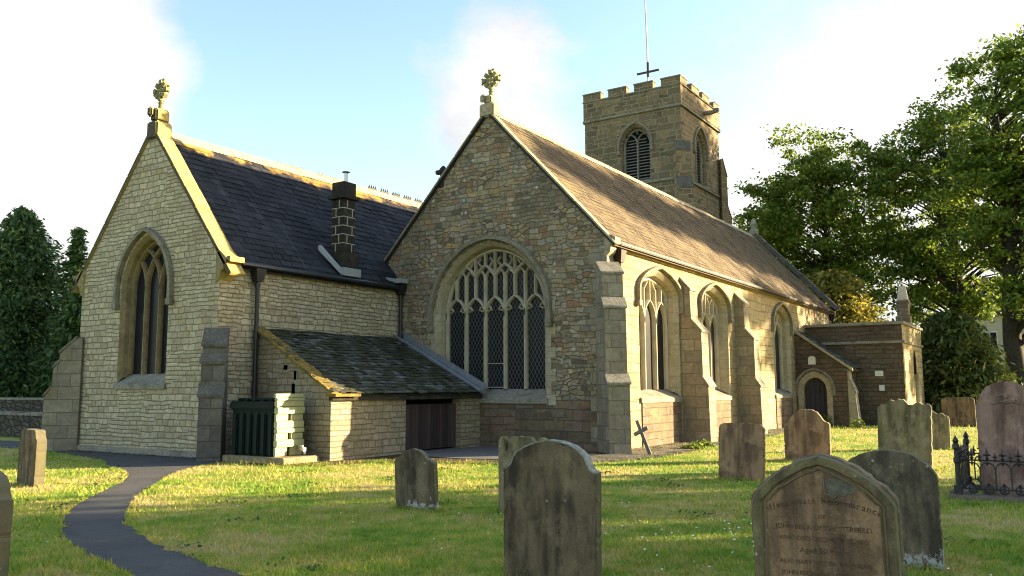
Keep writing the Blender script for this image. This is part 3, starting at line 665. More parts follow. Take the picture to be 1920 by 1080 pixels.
# ---- lean-to shed
SX, SY, SZ, ST = -14.58, 14.64, 1.58, 3.20
SY0 = 15.02
def sy(x): return SY+(SY0-SY)*(SX-x)/(SX-XB)
w = MB()
vents = [(-16.40,2.22,.08,.06),(-16.0,2.02,.05,.11),(-16.06,1.68,.07,.14)]
w.sheet([(XB,-.2),(SX,-.2),(SX,SZ),(XB,ST)], [[(x-a,z-b),(x-a,z+b),(x+a,z+b),(x+a,z-b)] for x,z,a,b in vents], lambda u,v: (u,sy(u),v))
dy0, dy1, dz = 17.35, 19.75, 1.52
w.sheet([(SY,-.2),(dy0,-.2),(dy0,dz),(dy1,dz),(dy1,-.2),(Y2,-.2),(Y2,SZ),(SY,SZ)], [], lambda u,v: (SX,u,v))
for y in (dy0, dy1): w.face([(SX,y,-.2),(SX-.3,y,-.2),(SX-.3,y,dz),(SX,y,dz)])
shed = part(w, 'shed_wall', stone('shed_limestone', 'coursed', (.36,.125), [(0.295,0.239,0.144),(0.353,0.285,0.180),(0.271,0.216,0.130),(0.385,0.323,0.216)], (0.180,0.142,0.086), .012, .06, 1.0, .4, .08, (0.107,0.081,0.047), 9, (.26,.17)))
v = MB(); v.box(XB+.05, SX-.45, SY0+.3, Y2-.1, 0, 1.5); v.face([(XB+.05,SY0+.2,.1),(SX-.3,SY0+.2,.1),(SX-.3,SY0+.2,1.5),(XB+.05,SY0+.2,2.9)]); part(v, 'shed_interior', M_VOID, shed)
d = MB(); d.box(SX-.22, SX-.16, dy0+.01, dy1-.01, .06, 1.27); 
for z in (.25,1.05): d.box(SX-.16, SX-.13, dy0+.05, dy1-.05, z, z+.1) if 0 else None
dd = part(d, 'shed_door', M_DOORS, shed); lt = MB(); lt.box(SX-.30, SX+.0-.02, dy0, dy1, dz-.13, dz-.005); part(lt, 'lintel', M_SOOT, shed)
r = MB(); sl = (ST-SZ)/(SX-XB); exs = SX+.17; zes = ST-sl*(exs-XB)+.07; dvs = Vector((-1,0,sl)).normalized(); Ls = math.hypot(exs-XB, sl*(exs-XB))
r.face([(exs-.03,SY-.08,zes-.05),(exs-.03,Y2-.03,zes-.05),(XB,Y2-.03,ST+.0),(XB,SY0-.08,ST+.0)])
slates(r, (exs,SY-.10,zes), (0,1,0), dvs, Y2-.02-SY+.10, Ls, .19, .17, .026, .03, lambda u, v: SY-.10+u < sy(exs-v*(exs-XB)/Ls)-.02)
sr = part(r, 'shed_roof', M_SSLATE)
ed = MB(); ed.box(SX-.02, exs-.06, SY-.06, Y2-.02, zes-.15, zes-.06); part(ed, 'eaves_board', M_SOOT, sr)
vm = MB(); N = 16
for k in range(N):
    a = k/N; b = (k+1)/N-.006; xa, xb_ = XB+(exs-XB+.03)*a, XB+(exs-XB+.03)*b; e = rnd.uniform(-.012,.02)
    ya, yb = sy(xa), sy(xb_); za, zb = ST-sl*(xa-XB), ST-sl*(xb_-XB)
    vm.hexa([(xa,ya-.13,za+.03),(xb_,yb-.13,zb+.03),(xb_,yb+.2+e*3,zb+.06),(xa,ya+.2+e*3,za+.06),(xa,ya-.13,za+.10+e),(xb_,yb-.13,zb+.10+e),(xb_,yb+.2+e*3,zb+.135+e),(xa,ya+.2+e*3,za+.135+e)])
vm.box(SX-.08, SX+.26, SY-.12, SY+.75, SZ-.08, SZ-.01)
part(vm, 'mossy_verge', M_MOSSV, sr, bevel=.012)
ld = MB(); 
ld.hexa([(XB-.05,Y2-.34,ST+.12),(SX+.26,Y2-.34,zes+.02),(SX+.26,Y2-.004,zes+.03),(XB-.05,Y2-.004,ST+.13),(XB-.05,Y2-.34,ST+.155),(SX+.26,Y2-.34,zes+.055),(SX+.26,Y2-.004,zes+.07),(XB-.05,Y2-.004,ST+.17)])
ld.hexa([(XB-.05,Y2-.045,ST+.17),(SX+.2,Y2-.045,zes+.10),(SX+.2,Y2-.004,zes+.10),(XB-.05,Y2-.004,ST+.17),(XB-.05,Y2-.045,ST+.36),(SX+.2,Y2-.045,zes+.27),(SX+.2,Y2-.004,zes+.27),(XB-.05,Y2-.004,ST+.36)])
ld.tube([(XB,Y2-.33,ST+.17),(SX+.26,Y2-.33,zes+.07)], .03, 6)
part(ld, 'lead_flashing', M_LEAD, sr)
# ---- vestry lean-to with door and flat-roofed porch block
VY, VX, BY, BX, BY1 = 39.4, -8.15, 41.3, -6.14, 47.1
w = MB()
dc, da = -9.54, .50
dh = arch(dc, da, .0, 1.62, 2.14, 8, False)
dh = arch(dc, da, -.2, 1.60, 2.14, 8)
w.sheet([(XD,-.2),(VX,-.2),(VX,2.62),(XD,4.22)], [dh[::-1]], lambda u,v: (u,VY,v)); w.face([(VX,VY,-.2),(VX,BY,-.2),(VX,BY,2.62),(VX,VY,2.62)])
w.face([(XD,BY,-.2),(BX,BY,-.2),(BX,BY,4.5),(XD,BY,4.5)])
nich = arch(44.6, .42, 2.3, 2.85, 3.45, 8)
w.sheet([(BY,-.2),(BY1,-.2),(BY1,4.5),(BY,4.5)], [nich[::-1]], lambda u,v: (BX,u,v), 1)
w.face([(XD,BY1,-.2),(BX,BY1,-.2),(BX,BY1,4.5),(XD,BY1,4.5)])
vs = part(w, 'vestry_wall', [M_PORCH, M_NAVE])
nb = MB(); nb.loft([(BX,u,z) for u,z in nich], [(BX-.35,u,z) for u,z in nich]); nb.sheet(nich, [], lambda u,v: (BX-.35,u,v)); part(nb, 'niche', M_SOOT, vs)
st = MB(); st.tube([(BX+.06,44.6,-.1),(BX+.06,44.6,2.2)], .16, 8); st.box(BX-.02,BX+.2,44.2,45.0,2.16,2.3); part(st, 'niche_shaft', M_DRESS, vs)
d = MB(); d.sheet(dh, [], lambda u,v: (u,VY+.22,v)); dr = part(d, 'door', M_DOOR, vs)
hd = MB(); hd.tube([(dc+.3,VY+.2,1.0),(dc+.3,VY+.14,1.0)], .05, 8); part(hd, 'handle', M_IRON, vs)
for x in (-.25,0,.2):
    hd = MB(); hd.lathe([(.03,0),(.02,.02)], (dc+x,VY+.2,1.55), 6, ax=Matrix.Rotation(R(90),3,'X')); part(hd, 'stud', M_IRON, vs)
fr = MB(); fr.loft([(u,VY-.004,z) for u,z in dh], [(u,VY+.24,z) for u,z in dh]); 
big = arch(dc, da+.24, -.2, 1.60, 2.42, 8)
for (a,b),(c_,e) in zip(zip(big,dh), list(zip(big,dh))[1:]):
    fr.face([(a[0],VY-.01,a[1]),(c_[0],VY-.01,c_[1]),(e[0],VY-.01,e[1]),(b[0],VY-.01,b[1])])
part(fr, 'door_surround', M_COPE2, vs)
h = MB(); barline(h, E(VY), arch(dc, da+.32, 1.35, 1.6, 2.52, 10), .13, -.12, .03, .8); part(h, 'hood_mould', M_HOOD, vs)
M_PLAQ = plain('pale_plaque', (.60,.58,.50), .8, .1)
pq = MB(); pq.prism(arch(-9.62, .16, 2.72, 3.0, 3.1, 4, True), E(VY), -.03, .03); part(pq, 'wall_plaque', M_PLAQ, vs)
for b_ in ((-7.35,-7.0,2.2,2.44),(-7.2,-6.98,1.55,1.8)):
    pq = MB(); pq.box(b_[0],b_[1],BY-.02,BY+.02,b_[2],b_[3]); part(pq, 'pale_block', M_PLAQ, vs)
r = MB(); zt = 4.26; s3 = 1.6/2.21
slates(r, (VX+.2,VY-.12,2.62-.2*s3+.06), (0,1,0), (-1,0,s3), BY-VY+.1, math.hypot(2.4,2.4*s3), .32, .22, .02)
r.box(VX-.1,VX+.12,VY-.08,BY-.02,2.42,2.52)
part(r, 'vestry_roof', M_SSLATE, vs)
vv = MB(); vv.hexa([(VX+.24,VY-.14,2.42),(VX+.24,VY+.1,2.42),(XD,VY+.1,4.2),(XD,VY-.14,4.2),(VX+.24,VY-.14,2.53),(VX+.24,VY+.1,2.53),(XD,VY+.1,4.31),(XD,VY-.14,4.31)]); part(vv, 'vestry_verge', M_COPE2, vs)
cs = MB()
for z0, z1, o in ((4.5,4.64,.10),(3.66,3.78,.08)):
    cs.box(XD+.01, BX+o, BY-o, BY+.03, z0, z1); cs.box(BX-.03, BX+o, BY+.03, BY1+o, z0, z1)
cs.box(XD+.01, BX-.03, BY+.03, BY1, 4.4, 4.52)
part(cs, 'parapet_coping', M_WEATH, vs, bevel=.02)
buttress(lambda t, z, o: (VX+o, VY+.28+t, z), .5, [(-.2,.62),(.2,.36),(1.45,.30),(2.05,.10),(2.45,.06)], mat=M_DRESS)
pn = MB(); cx_, cy_ = -6.42, 44.0
pn.box(cx_-.32,cx_+.32,cy_-.32,cy_+.32,4.5,5.05); pn.box(cx_-.25,cx_+.25,cy_-.25,cy_+.25,5.05,5.65); pn.box(cx_-.29,cx_+.29,cy_-.29,cy_+.29,5.65,5.80)
pc = part(pn, 'chimney_stack', M_TOWER, bevel=.02)
pn = MB(); pn.hexa([(cx_-.23,cy_-.23,5.8),(cx_+.23,cy_-.23,5.8),(cx_+.23,cy_+.23,5.8),(cx_-.23,cy_+.23,5.8),(cx_-.14,cy_-.14,6.5),(cx_+.14,cy_-.14,6.5),(cx_+.14,cy_+.14,6.5),(cx_-.14,cy_+.14,6.5)])
part(pn, 'chimney_pot', plain('buff_pot', (.50,.43,.32), .9, .15), pc, bevel=.02)
# ------------------------------------------------------------------ flagpole, tank, leaning cross
fp = empty('flagpole', (-21.8,50,18.6), 'thin pale flagpole rising from the church tower with a dark crossbar near its foot', 'flagpole')
m = MB(); m.tube([(-21.8,50,18.6),(-21.83,50,24),(-21.95,50,29.5)], [.065,.055,.035], 8); m.build('pole', plain('pale_pink_paint', (.62,.52,.50), .5, .1, bump=0), fp, fp.location)
m = MB(); m.obox((-21.8,50,22.25), .78, .05, .06); m.tube([(-21.8,50,21.9),(-21.8,50,22.9)], .085, 8); m.build('crossbar', plain('dark_timber', (.06,.05,.045), .8), fp, fp.location)
tk = empty('oil_tank', (-16.0,13.94,0), 'green ribbed plastic oil tank beside the lean-to shed, its end paler', 'oil tank')
M_TANK = plain('dark_green_plastic', (.008,.015,.011), .62, .15, 6, .12, .004, spec=.12)
M_TEND = plain('pale_green_plastic', (.34,.33,.165), .5, .15, 9, .2, .004, stain=(.40,.28,.10), stain_amt=.5, stain_scale=3)  # end panel and filler cap, paler than the tank body
TKx0, TKx1, TKy0, TKy1 = -16.76, -15.20, 13.52, 14.36
m = MB(); m.box(TKx0, TKx1-.04, TKy0+.05, TKy1, .16, 1.24)
for k in range(6):
    x = TKx0+.09+k*.245; m.box(x, x+.155, TKy0-.01, TKy0+.06, .17, 1.13)
body = m.build('tank_body', M_TANK, tk, tk.location, bevel=.03)
m = MB(); m.box(TKx0-.03, TKx1-.03, TKy0-.02, TKy1+.03, 1.20, 1.40); m.box(TKx0+.08, TKx1-.15, TKy0+.1, TKy1-.1, 1.40, 1.48)
for k in range(5): m.box(TKx0+.15+k*.28, TKx0+.27+k*.28, TKy0+.02, TKy1-.05, 1.38, 1.455)
m.build('tank_top', M_TANK, tk, tk.location, bevel=.045)
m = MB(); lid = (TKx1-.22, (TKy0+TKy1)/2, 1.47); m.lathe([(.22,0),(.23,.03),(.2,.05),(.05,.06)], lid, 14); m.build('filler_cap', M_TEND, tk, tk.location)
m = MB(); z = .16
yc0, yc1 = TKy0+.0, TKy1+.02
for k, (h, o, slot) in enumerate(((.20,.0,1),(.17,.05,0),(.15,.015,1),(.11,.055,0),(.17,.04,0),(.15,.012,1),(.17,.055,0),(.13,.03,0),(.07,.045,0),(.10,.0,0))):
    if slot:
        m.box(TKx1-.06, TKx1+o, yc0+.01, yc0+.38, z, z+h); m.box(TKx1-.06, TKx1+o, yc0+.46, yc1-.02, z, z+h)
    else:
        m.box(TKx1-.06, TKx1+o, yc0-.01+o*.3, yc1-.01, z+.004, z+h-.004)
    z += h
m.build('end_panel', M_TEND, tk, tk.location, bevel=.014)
m = MB(); m.box(TKx0-.1, TKx1+.42, TKy0-.12, TKy1+.15, -.05, .15); m.build('plinth', plain('tank_plinth', (.22,.17,.10), .95, .3), tk, tk.location, bevel=.02)
m = MB(); m.tube([(TKx1+.03,TKy1-.2,.30),(TKx1+.22,TKy1-.2,.30),(TKx1+.30,TKy1-.2,.2)], .03, 7)
m.obox((TKx1+.16,TKy1-.2,.37), .07,.015,.02); m.obox((TKx1+.24,TKy1-.2,.30), .05,.04,.04); m.tube([(TKx1+.1,TKy1-.2,.30),(TKx1+.1,TKy1-.2,.4)], .012, 6); m.build('valve', M_STEEL, tk, tk.location)
wcx = empty('wooden_cross', (-9.35,20.45,0), 'small grey wooden grave cross leaning against the chancel corner by the downpipe', 'cross')
m = MB(); rot = Matrix.Rotation(R(-27),3,'Y') @ Matrix.Rotation(R(-10),3,'X'); o = Vector((-9.05,20.35,0))
m.obox(o+rot@Vector((0,0,.46)), .045, .03, .50, rot); m.build('upright', plain('grey_wood', (.13,.12,.10), .85, .25, 14, .4), wcx, wcx.location, bevel=.006)
m = MB(); m.obox(o+rot@Vector((0,-.003,.66)), .21, .033, .045, rot); m.build('crosspiece', plain('grey_wood_rail', (.14,.13,.11), .85, .25, 14, .4), wcx, wcx.location, bevel=.006)
# ------------------------------------------------------------------ headstones
def stone_mat(name, c1, c2, streak, base_lichen=False, moss=(.115,.11,.06), spots=.0, seed=0):
    g = G(name); o = g.vadd(g.obj(), (seed*3.7, seed*1.3, 0)); loc = g.n('SeparateXYZ', {0:g.obj()})
    f = g.noise(o, 5, 6, .65); v = g.noise(g.vscale(o, (6.5,6.5,.75)), 1.0, 5, .6); fine = g.noise(o, 60, 4, .7)
    b = g.ramp(f, [(.3,c1),(.7,c2)])
    b = g.mix(g.math('MULTIPLY', g.mapr(v, .44, .60), .9), b, streak)
    big = g.noise(g.vscale(o,(1,1,.6)), 3.4, 5, .65); b = g.mix(g.math('MULTIPLY', g.mapr(big, .50, .62), .6), b, tuple(x*.6 for x in streak)); b = g.mix(g.math('MULTIPLY', g.mapr(g.noise(o, 2.7, 5, .7), .54, .68), .55), b, tuple(min(1,x*1.5) for x in c2))
    b = g.mix(1.0, b, g.ramp(fine, [(.25,(.7,.7,.7)),(.75,(1.25,1.25,1.25))]), 'MULTIPLY')
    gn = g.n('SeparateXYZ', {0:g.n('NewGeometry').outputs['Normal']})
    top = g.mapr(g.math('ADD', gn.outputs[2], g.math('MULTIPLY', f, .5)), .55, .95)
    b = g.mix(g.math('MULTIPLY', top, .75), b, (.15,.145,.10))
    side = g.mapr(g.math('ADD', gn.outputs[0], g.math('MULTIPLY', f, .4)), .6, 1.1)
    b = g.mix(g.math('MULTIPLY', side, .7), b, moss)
    sp = g.n('TexVoronoi', {'Vector':o,'Scale':14.0}); k = g.math('MULTIPLY', g.mapr(sp.outputs[0], .12, .2, 1, 0), g.mapr(g.noise(o, 4.5, 2), .60-spots, .66-spots))
    b = g.mix(g.math('MULTIPLY', k, .7), b, (.42,.41,.34))
    if base_lichen:
        z = loc.outputs[2]; n = g.math('ADD', g.noise(g.vscale(o,(1,1,.8)), 13, 5, .8), g.mapr(z, .08, .30, .06, -.25)); n = g.math('ADD', n, g.mapr(g.noise(o, 3.2, 2), .35, .65, -.08, .06))
        b = g.mix(g.mapr(n, .52, .60), b, (.36,.345,.30))
    g.col(b); g.rough(.93); g.bump(g.math('ADD', g.math('MULTIPLY', fine, .5), g.math('MULTIPLY', f, 1.0)), .7, .012); return g.mat
def top_arc(n=10, z0=.8, z1=1.0, x0=-1, x1=1): return [(x0+(x1-x0)*k/n, z0+(z1-z0)*math.sin(math.pi*k/n)) for k in range(n+1)]
SHAPES = {
 'shoulder': [(-1,.785),(-.93,.79),(-.86,.805),(-.81,.835),(-.77,.875),(-.7,.91),(-.5,.952),(-.25,.985),(0,1),(.25,.992),(.5,.962),(.65,.925),(.76,.885),(.81,.84),(.86,.805),(.93,.79),(1,.785)],
 'ogee': [(-1,.70),(-.93,.74),(-.82,.755),(-.72,.79),(-.62,.86),(-.48,.94),(-.28,.985),(0,1),(.28,.985),(.48,.94),(.62,.86),(.72,.79),(.82,.755),(.93,.74),(1,.70)],
 'flat': [(-1,.90),(-.94,.955),(-.8,.98),(-.4,.995),(0,1),(.4,.995),(.8,.985),(.93,.955),(1,.89)],
 'round': [(-1,.74)]+[(-math.cos(math.pi*k/16), .74+.26*math.sin(math.pi*k/16)) for k in range(1,16)]+[(1,.74)],
 'peak': [(-1,.80),(-.92,.83),(-.8,.85),(-.6,.90),(-.4,.955),(-.2,.995),(0,1),(.08,.965),(.16,.985),(.34,.955),(.5,.90),(.6,.84),(.72,.81),(.88,.80),(1,.765)],
 'canted': [(-1,.80),(-.97,.83),(-.88,.85),(-.82,.90),(-.77,.965),(-.70,.99),(-.6,1),(.6,1),(.7,.99),(.77,.965),(.82,.90),(.88,.85),(.97,.83),(1,.80)],
 'gothic': [(-1,.745),(-.9,.80),(-.72,.868),(-.5,.925),(-.25,.975),(0,1),(.25,.975),(.5,.925),(.72,.868),(.9,.80),(1,.745)],
 'lumps': [(-1,.80),(-.98,.93),(-.9,.985),(-.78,.99),(-.70,.94),(-.68,.80),(-.62,.80),(-.58,.93),(-.48,.99),(-.1,1),(.3,.99),(.45,.93),(.5,.80),(.56,.80),(.6,.94),(.7,.99),(.85,.98),(.97,.92),(1,.80)],
 'wavy': [(-1,.87),(-.9,.91),(-.76,.90),(-.66,.945),(-.5,.985),(-.34,.965),(-.22,1),(-.02,1),(.06,.965),(.16,.925),(.34,.925),(.44,.955),(.58,.965),(.70,.93),(.82,.945),(.94,.94),(1,.90)],
 'wavelet': [(-1,.93),(-.8,.97),(-.6,1),(-.35,.995),(-.15,.94),(.1,.90),(.3,.92),(.5,.90),(.66,.855),(.85,.845),(1,.80)],
}
def headstone(label, loc, W, H, shape, mat, th=.11, rz=0, lean=(0,0), group=None):
    root = empty('headstone', loc, label, 'headstone', group); root.rotation_euler = (R(lean[0]), R(lean[1]), R(rz))
    P = [(x*W/2, z*H) for x, z in SHAPES[shape]]; P = [(-W/2*.98,-.25)]+P+[(W/2*.98,-.25)]
    hr_ = random.Random(int(abs(loc[0]*977+loc[1]*131))); Q = []
    for (a,b),(c,d) in zip(P, P[1:]):
        n_ = max(1, int(math.hypot(c-a,d-b)/.035))
        for k in range(n_):
            chip = .010 if hr_.random() < .07 else 0
            f_ = k/n_; x_, z_ = a+(c-a)*f_, b+(d-b)*f_; j_ = hr_.gauss(0,.0022)-chip; x_ *= 1+j_/max(.2,abs(x_)) if abs(x_) > .05 else 1; Q.append((x_, z_+(j_ if z_ > .6*H else 0)))
    P = Q+[P[-1]]
    m = MB(); m.prism(P, lambda u,v,d: (u,d,v), -th/2, th/2); m.build('slab', mat, root, bevel=.010)
    return root, P
def hs(c, k=1.0): return c
SM = dict(
 dark=stone_mat('dark_streaked_sandstone', (.125,.088,.048), (.185,.132,.072), (.042,.030,.019), False, seed=1), foot=stone_mat('dark_sandstone_white_foot', (.115,.084,.048), (.165,.12,.068), (.05,.038,.025), True, seed=9),
 brown=stone_mat('brown_sandstone', (.25,.14,.07), (.33,.195,.105), (.12,.07,.042), False, seed=2, spots=.02),
 brown2=stone_mat('lichened_brown_sandstone', (.175,.112,.058), (.24,.155,.082), (.08,.056,.034), False, seed=3, spots=.05),
 grey=stone_mat('grey_brown_sandstone', (.135,.10,.060), (.20,.148,.088), (.062,.047,.031), True, seed=4, spots=.03),
 mossy=stone_mat('mossy_pale_sandstone', (.185,.145,.078), (.25,.195,.105), (.085,.07,.032), False, seed=5, spots=.05),
 pink=stone_mat('pink_sandstone', (.27,.155,.115), (.34,.205,.15), (.14,.08,.058), False, seed=6, spots=.02))
g4, _ = headstone('large dark streaked headstone with a shouldered round top, foremost in the centre', (-3.84,6.52,0), .93, 1.21, 'shoulder', SM['dark'], .10, 0, (-.5,0))
m = MB()
for k in range(len(SHAPES['shoulder'])-1):
    (a,b),(c,d) = SHAPES['shoulder'][k:k+2]; m.hexa([(a*.463,-.052,b*1.205),(c*.463,-.052,d*1.205),(c*.463,.052,d*1.205),(a*.463,.052,b*1.205)]+[(a*.47,-.058,b*1.205+.012),(c*.47,-.058,d*1.205+.012),(c*.47,.058,d*1.205+.012),(a*.47,.058,b*1.205+.012)])
m.build('lichen_edge', plain('pale_edge_lichen', (.30,.30,.24), .98, .4, 30, .8, .006, stain=(.10,.09,.06), stain_amt=.8, stain_scale=9), g4)
headstone('greenish headstone with scrolled lumps on top, half hidden behind the large dark headstone', (-6.20,9.84,0), .76, 1.03, 'lumps', SM['mossy'], .12, 2)
headstone('small dark brown headstone with a stepped peaked top and white lichen at its foot', (-7.75,9.49,0), .74, .84, 'peak', SM['foot'], .10, -3, (2,-1.5))
headstone('brown headstone with canted shoulders and a sunlit side edge beside the path', (-15.54,8.27,0), .80, .98, 'canted', SM['dark'], .17, -8, (0,1))
headstone('dark headstone cut off by the left edge of the photo', (-7.42,3.62,0), .62, 1.02, 'shoulder', SM['brown2'], .12, -4, (0,1))
headstone('squat brown headstone with an almost flat rounded top, leaning on the lawn', (-5.15,15.6,0), .84, 1.03, 'flat', SM['brown'], .10, 3, (-3,1.5))
headstone('tall brown headstone with an ogee top standing before the vestry door', (-5.22,20.63,0), 1.04, 1.18, 'ogee', SM['brown'], .12, 0, (0,0))
headstone('round topped grey headstone with white lichen at its foot, behind the inscribed headstone', (-1.50,8.88,0), .86, 1.07, 'round', SM['grey'], .10, 0, (1,-1))
headstone('broad mossy headstone with a broken wavy top before the flat roofed vestry', (-2.96,19.39,0), 1.02, 1.43, 'wavy', SM['mossy'], .16, 0, (1,2))
headstone('small headstone with a crumbling wavy top beside the broad mossy one', (-3.17,26.2,0), .66, 1.07, 'wavelet', SM['mossy'], .12, 0, (0,1))
headstone('distant brown slab headstone under the drooping yew', (-4.13,41.8,0), 1.3, 1.26, 'flat', SM['brown2'], .14, 0, (0,-1))
g13, P13 = headstone('tall pink round topped headstone standing inside the iron railing', (-.86,15.45,0), .84, 1.76, 'round', SM['pink'], .13, 0, (0,0))
m = MB()
for k in range(10):
    a0, a1 = math.pi*k/10, math.pi*(k+1)/10
    m.tube([(-.17*math.cos(a0),-.07,1.42+.13*math.sin(a0)),(-.17*math.cos(a1),-.07,1.42+.13*math.sin(a1))], .018, 6)
for x, z in ((-.1,1.47),(0,1.52),(.1,1.47),(0,1.44)): m.lathe([(.02,-.02),(.045,0),(.02,.02)], (x,-.07,z), 7, ax=Matrix.Rotation(R(90),3,'X'))
m.tube([(-.22,-.07,1.40),(-.1,-.075,1.44),(.1,-.075,1.44),(.22,-.07,1.40)], .016, 6); m.build('carved_wreath', SM['pink'], g13)
m = MB()
for k in range(9): m.box(-.30+.04*(k%3), .30-.05*((k*2)%3), -.0665, -.064, 1.22-k*.075, 1.222-k*.075+.012)
g8, P8 = headstone('inscribed brown headstone with a moulded pointed top, foremost at right', (-1.455,6.16,0), .97, 1.21, 'gothic', SM['brown'], .11, 0, (0,-1.2))
# moulded border of the inscribed stone
m = MB(); inn = [(x*.485, z*1.21) for x, z in SHAPES['gothic']]
path_ = [(-.465,-.1)]+[(x*.955, z-.02) for x,z in inn]+[(.465,-.1)]
barline(m, lambda u,v,d: (u,-.055+d,v), offset_line(path_, -.025), .075, -.022, .012, .7)
barline(m, lambda u,v,d: (u,-.055+d,v), offset_line(path_, -.085), .022, -.010, .012, .5)
m.build('border_moulding', stone_mat('mossy_border', (.15,.105,.05), (.19,.145,.07), (.08,.06,.034), False, (.17,.17,.075), .05, 8), g8)
def letters(lines, mat, parent, y):
    mb = MB()
    for txt, x, z, size, rot in lines:
        cu = bpy.data.curves.new('t', 'FONT'); cu.body = txt; cu.size = size; cu.align_x = 'CENTER'; cu.extrude = 0; cu.resolution_u = 2
        ob = bpy.data.objects.new('t', cu); COL.objects.link(ob); bpy.context.view_layer.update()
        me = bpy.data.meshes.new_from_object(ob.evaluated_get(bpy.context.evaluated_depsgraph_get()))
        c, s_ = math.cos(rot), math.sin(rot); i = len(mb.v)
        for v in me.vertices: mb.v.append(Vector((x+c*v.co.x-s_*v.co.y, y, z+s_*v.co.x+c*v.co.y)))
        for p in me.polygons: mb.f.append(tuple(i+k for k in p.vertices)); mb.m.append(0)
        bpy.data.objects.remove(ob); bpy.data.curves.remove(cu); bpy.data.meshes.remove(me)
    return mb.build('inscription', mat, parent)
M_INS = plain('worn_cut_letters', (.025,.015,.010), .95, .6, 22, 0, c2=(.11,.065,.038))
L = []
def widths(txt): return [.45 if ch in 'fitlj' else .75 if ch in 'mw' else .62 for ch in txt]
txt = 'Affectionate Remembrance'; ws = widths(txt); tot = sum(ws); acc = 0; rad = 1.05
for ch, w_ in zip(txt, ws):
    a = ((acc+w_/2)/tot-.5)*.74; acc += w_
    if ch != ' ': L.append((ch, rad*math.sin(a), .875-rad+rad*math.cos(a), .062, -a))
for t, z, sz in (('OF',.775,.040),('JOHN BECK OF CHESTERFIELD',.70,.046),('WHO DIED DECEMBER 22, 1872',.625,.042),('Aged 50 Years',.545,.054),('ALSO MARY WIFE OF THE ABOVE',.47,.040),('JOHN BECK WHO DIED    1859',.395,.042),('AGED 61 YEARS',.315,.042)):
    L.append((t, 0, z, sz, 0))
letters(L, M_INS, g8, -.0575)
fk = [(.035,1.035),(.10,1.05),(.19,1.02),(.235,.975),(.20,.945),(.15,.93),(.11,.945),(.075,.925),(.045,.945),(.035,.985)]
m = MB(); m.prism(fk, lambda u,v,d: (u,d,v), -.0565, -.05); m.build('spalled_patch', plain('grey_spalled_stone', (.13,.115,.078), .95, .35, 22, .9, .01), g8)
m = MB(); m.tube([(.03,-.056,1.04),(.028,-.058,.985),(.04,-.059,.94),(.085,-.058,.915),(.115,-.056,.935)], [.004,.012,.014,.010,.004], 6); m.build('raised_lip', SM['brown'], g8)
# ------------------------------------------------------------------ iron railing round the pink headstone
rl = empty('iron_railing', (-1.5,14.7,0), 'black cast iron railing with spearheads round the pink headstone', 'railing')
m = MB(); X0, X1, F0, F1 = -1.52, .30, 14.66, 16.2
for a in ((X0-.12,X1+.12,F0-.12,F0+.10),(X0-.12,X1+.12,F1-.10,F1+.12),(X0-.12,X0+.10,F0+.10,F1-.10),(X1-.10,X1+.12,F0+.10,F1-.10)): m.box(*a, -.1, .07)
m.build('kerb', plain('kerb_stone', (.16,.12,.088), .95, .3, 10, .6, .015), rl, rl.location, bevel=.015)
def post(x, y):
    p = MB(); p.lathe([(.046,.06),(.046,.16),(.032,.18),(.032,.52),(.046,.54),(.046,.60),(.032,.62),(.032,.72),(.052,.75),(.05,.80),(.03,.82),(.045,.86),(.02,.91),(.004,.94)], (x,y,0), 8)
    p.box(x-.055,x+.055,y-.055,y+.055,.06,.2); p.build('post', M_IRON, rl, rl.location)
for x, y in ((X0,F0),(X0+.0,F1),(X1,F0),(X1,F1)): post(x, y)
def spear(p, x, y, z, s, dx, dy):
    p.lathe([(.008,-.05*s),(.014,-.02*s),(.024*s,.0),(.012,.02*s),(.028*s,.045*s),(.012*s,.08*s),(.003,.12*s)], (x,y,z), 6)
    p.obox((x,y,z+.035*s), .034*s*abs(dx)+.008, .034*s*abs(dy)+.008, .010*s)
def rail_side(a, b, n):
    a = Vector(a); b = Vector(b); d = (b-a); L_ = d.length; d /= L_
    p = MB(); bars = MB()
    for z, r_ in ((.16,.011),(.58,.012)): p.tube([a+Vector((0,0,z)), b+Vector((0,0,z))], r_, 6)
    p.build('rail', M_IRON, rl, rl.location)
    st = L_/n
    for k in range(n):
        q = MB(); c = a+d*(st*(k+.5))
        q.tube([c+Vector((0,0,.16)), c+Vector((0,0,.43))], .011, 6)
        for j in range(8):
            a0, a1 = math.pi*j/8, math.pi*(j+1)/8
            q.tube([c+d*(st/2)+d*(-st/2*math.cos(a0))+Vector((0,0,.43+.12*math.sin(a0))), c+d*(st/2)+d*(-st/2*math.cos(a1))+Vector((0,0,.43+.12*math.sin(a1)))], .010, 5)
        e = c+d*(st/2); spear(q, e.x, e.y, .615, 1.25, d.x, d.y); spear(q, c.x, c.y, .60, .85, d.x, d.y)
        q.lathe([(.004,-.05),(.02,-.02),(.008,.0)], (e.x,e.y,.555), 6)
        for j in range(10):
            a0, a1 = 2*math.pi*j/10, 2*math.pi*(j+1)/10
            q.tube([e+d*.062*math.cos(a0)+Vector((0,0,.16+.062*math.sin(a0))), e+d*.062*math.cos(a1)+Vector((0,0,.16+.062*math.sin(a1)))], .012, 5)
        q.obox(e+Vector((0,0,.16)), .02,.012,.075); q.obox(e+Vector((0,0,.235)), .016,.012,.016, Matrix.Rotation(R(45),3,'Y'))
        q.build('baluster', M_IRON, rl, rl.location)
rail_side((X0,F0,0),(X1,F0,0),9); rail_side((X0,F0,0),(X0,F1,0),7); rail_side((X1,F0,0),(X1,F1,0),7); rail_side((X0,F1,0),(X1,F1,0),9)
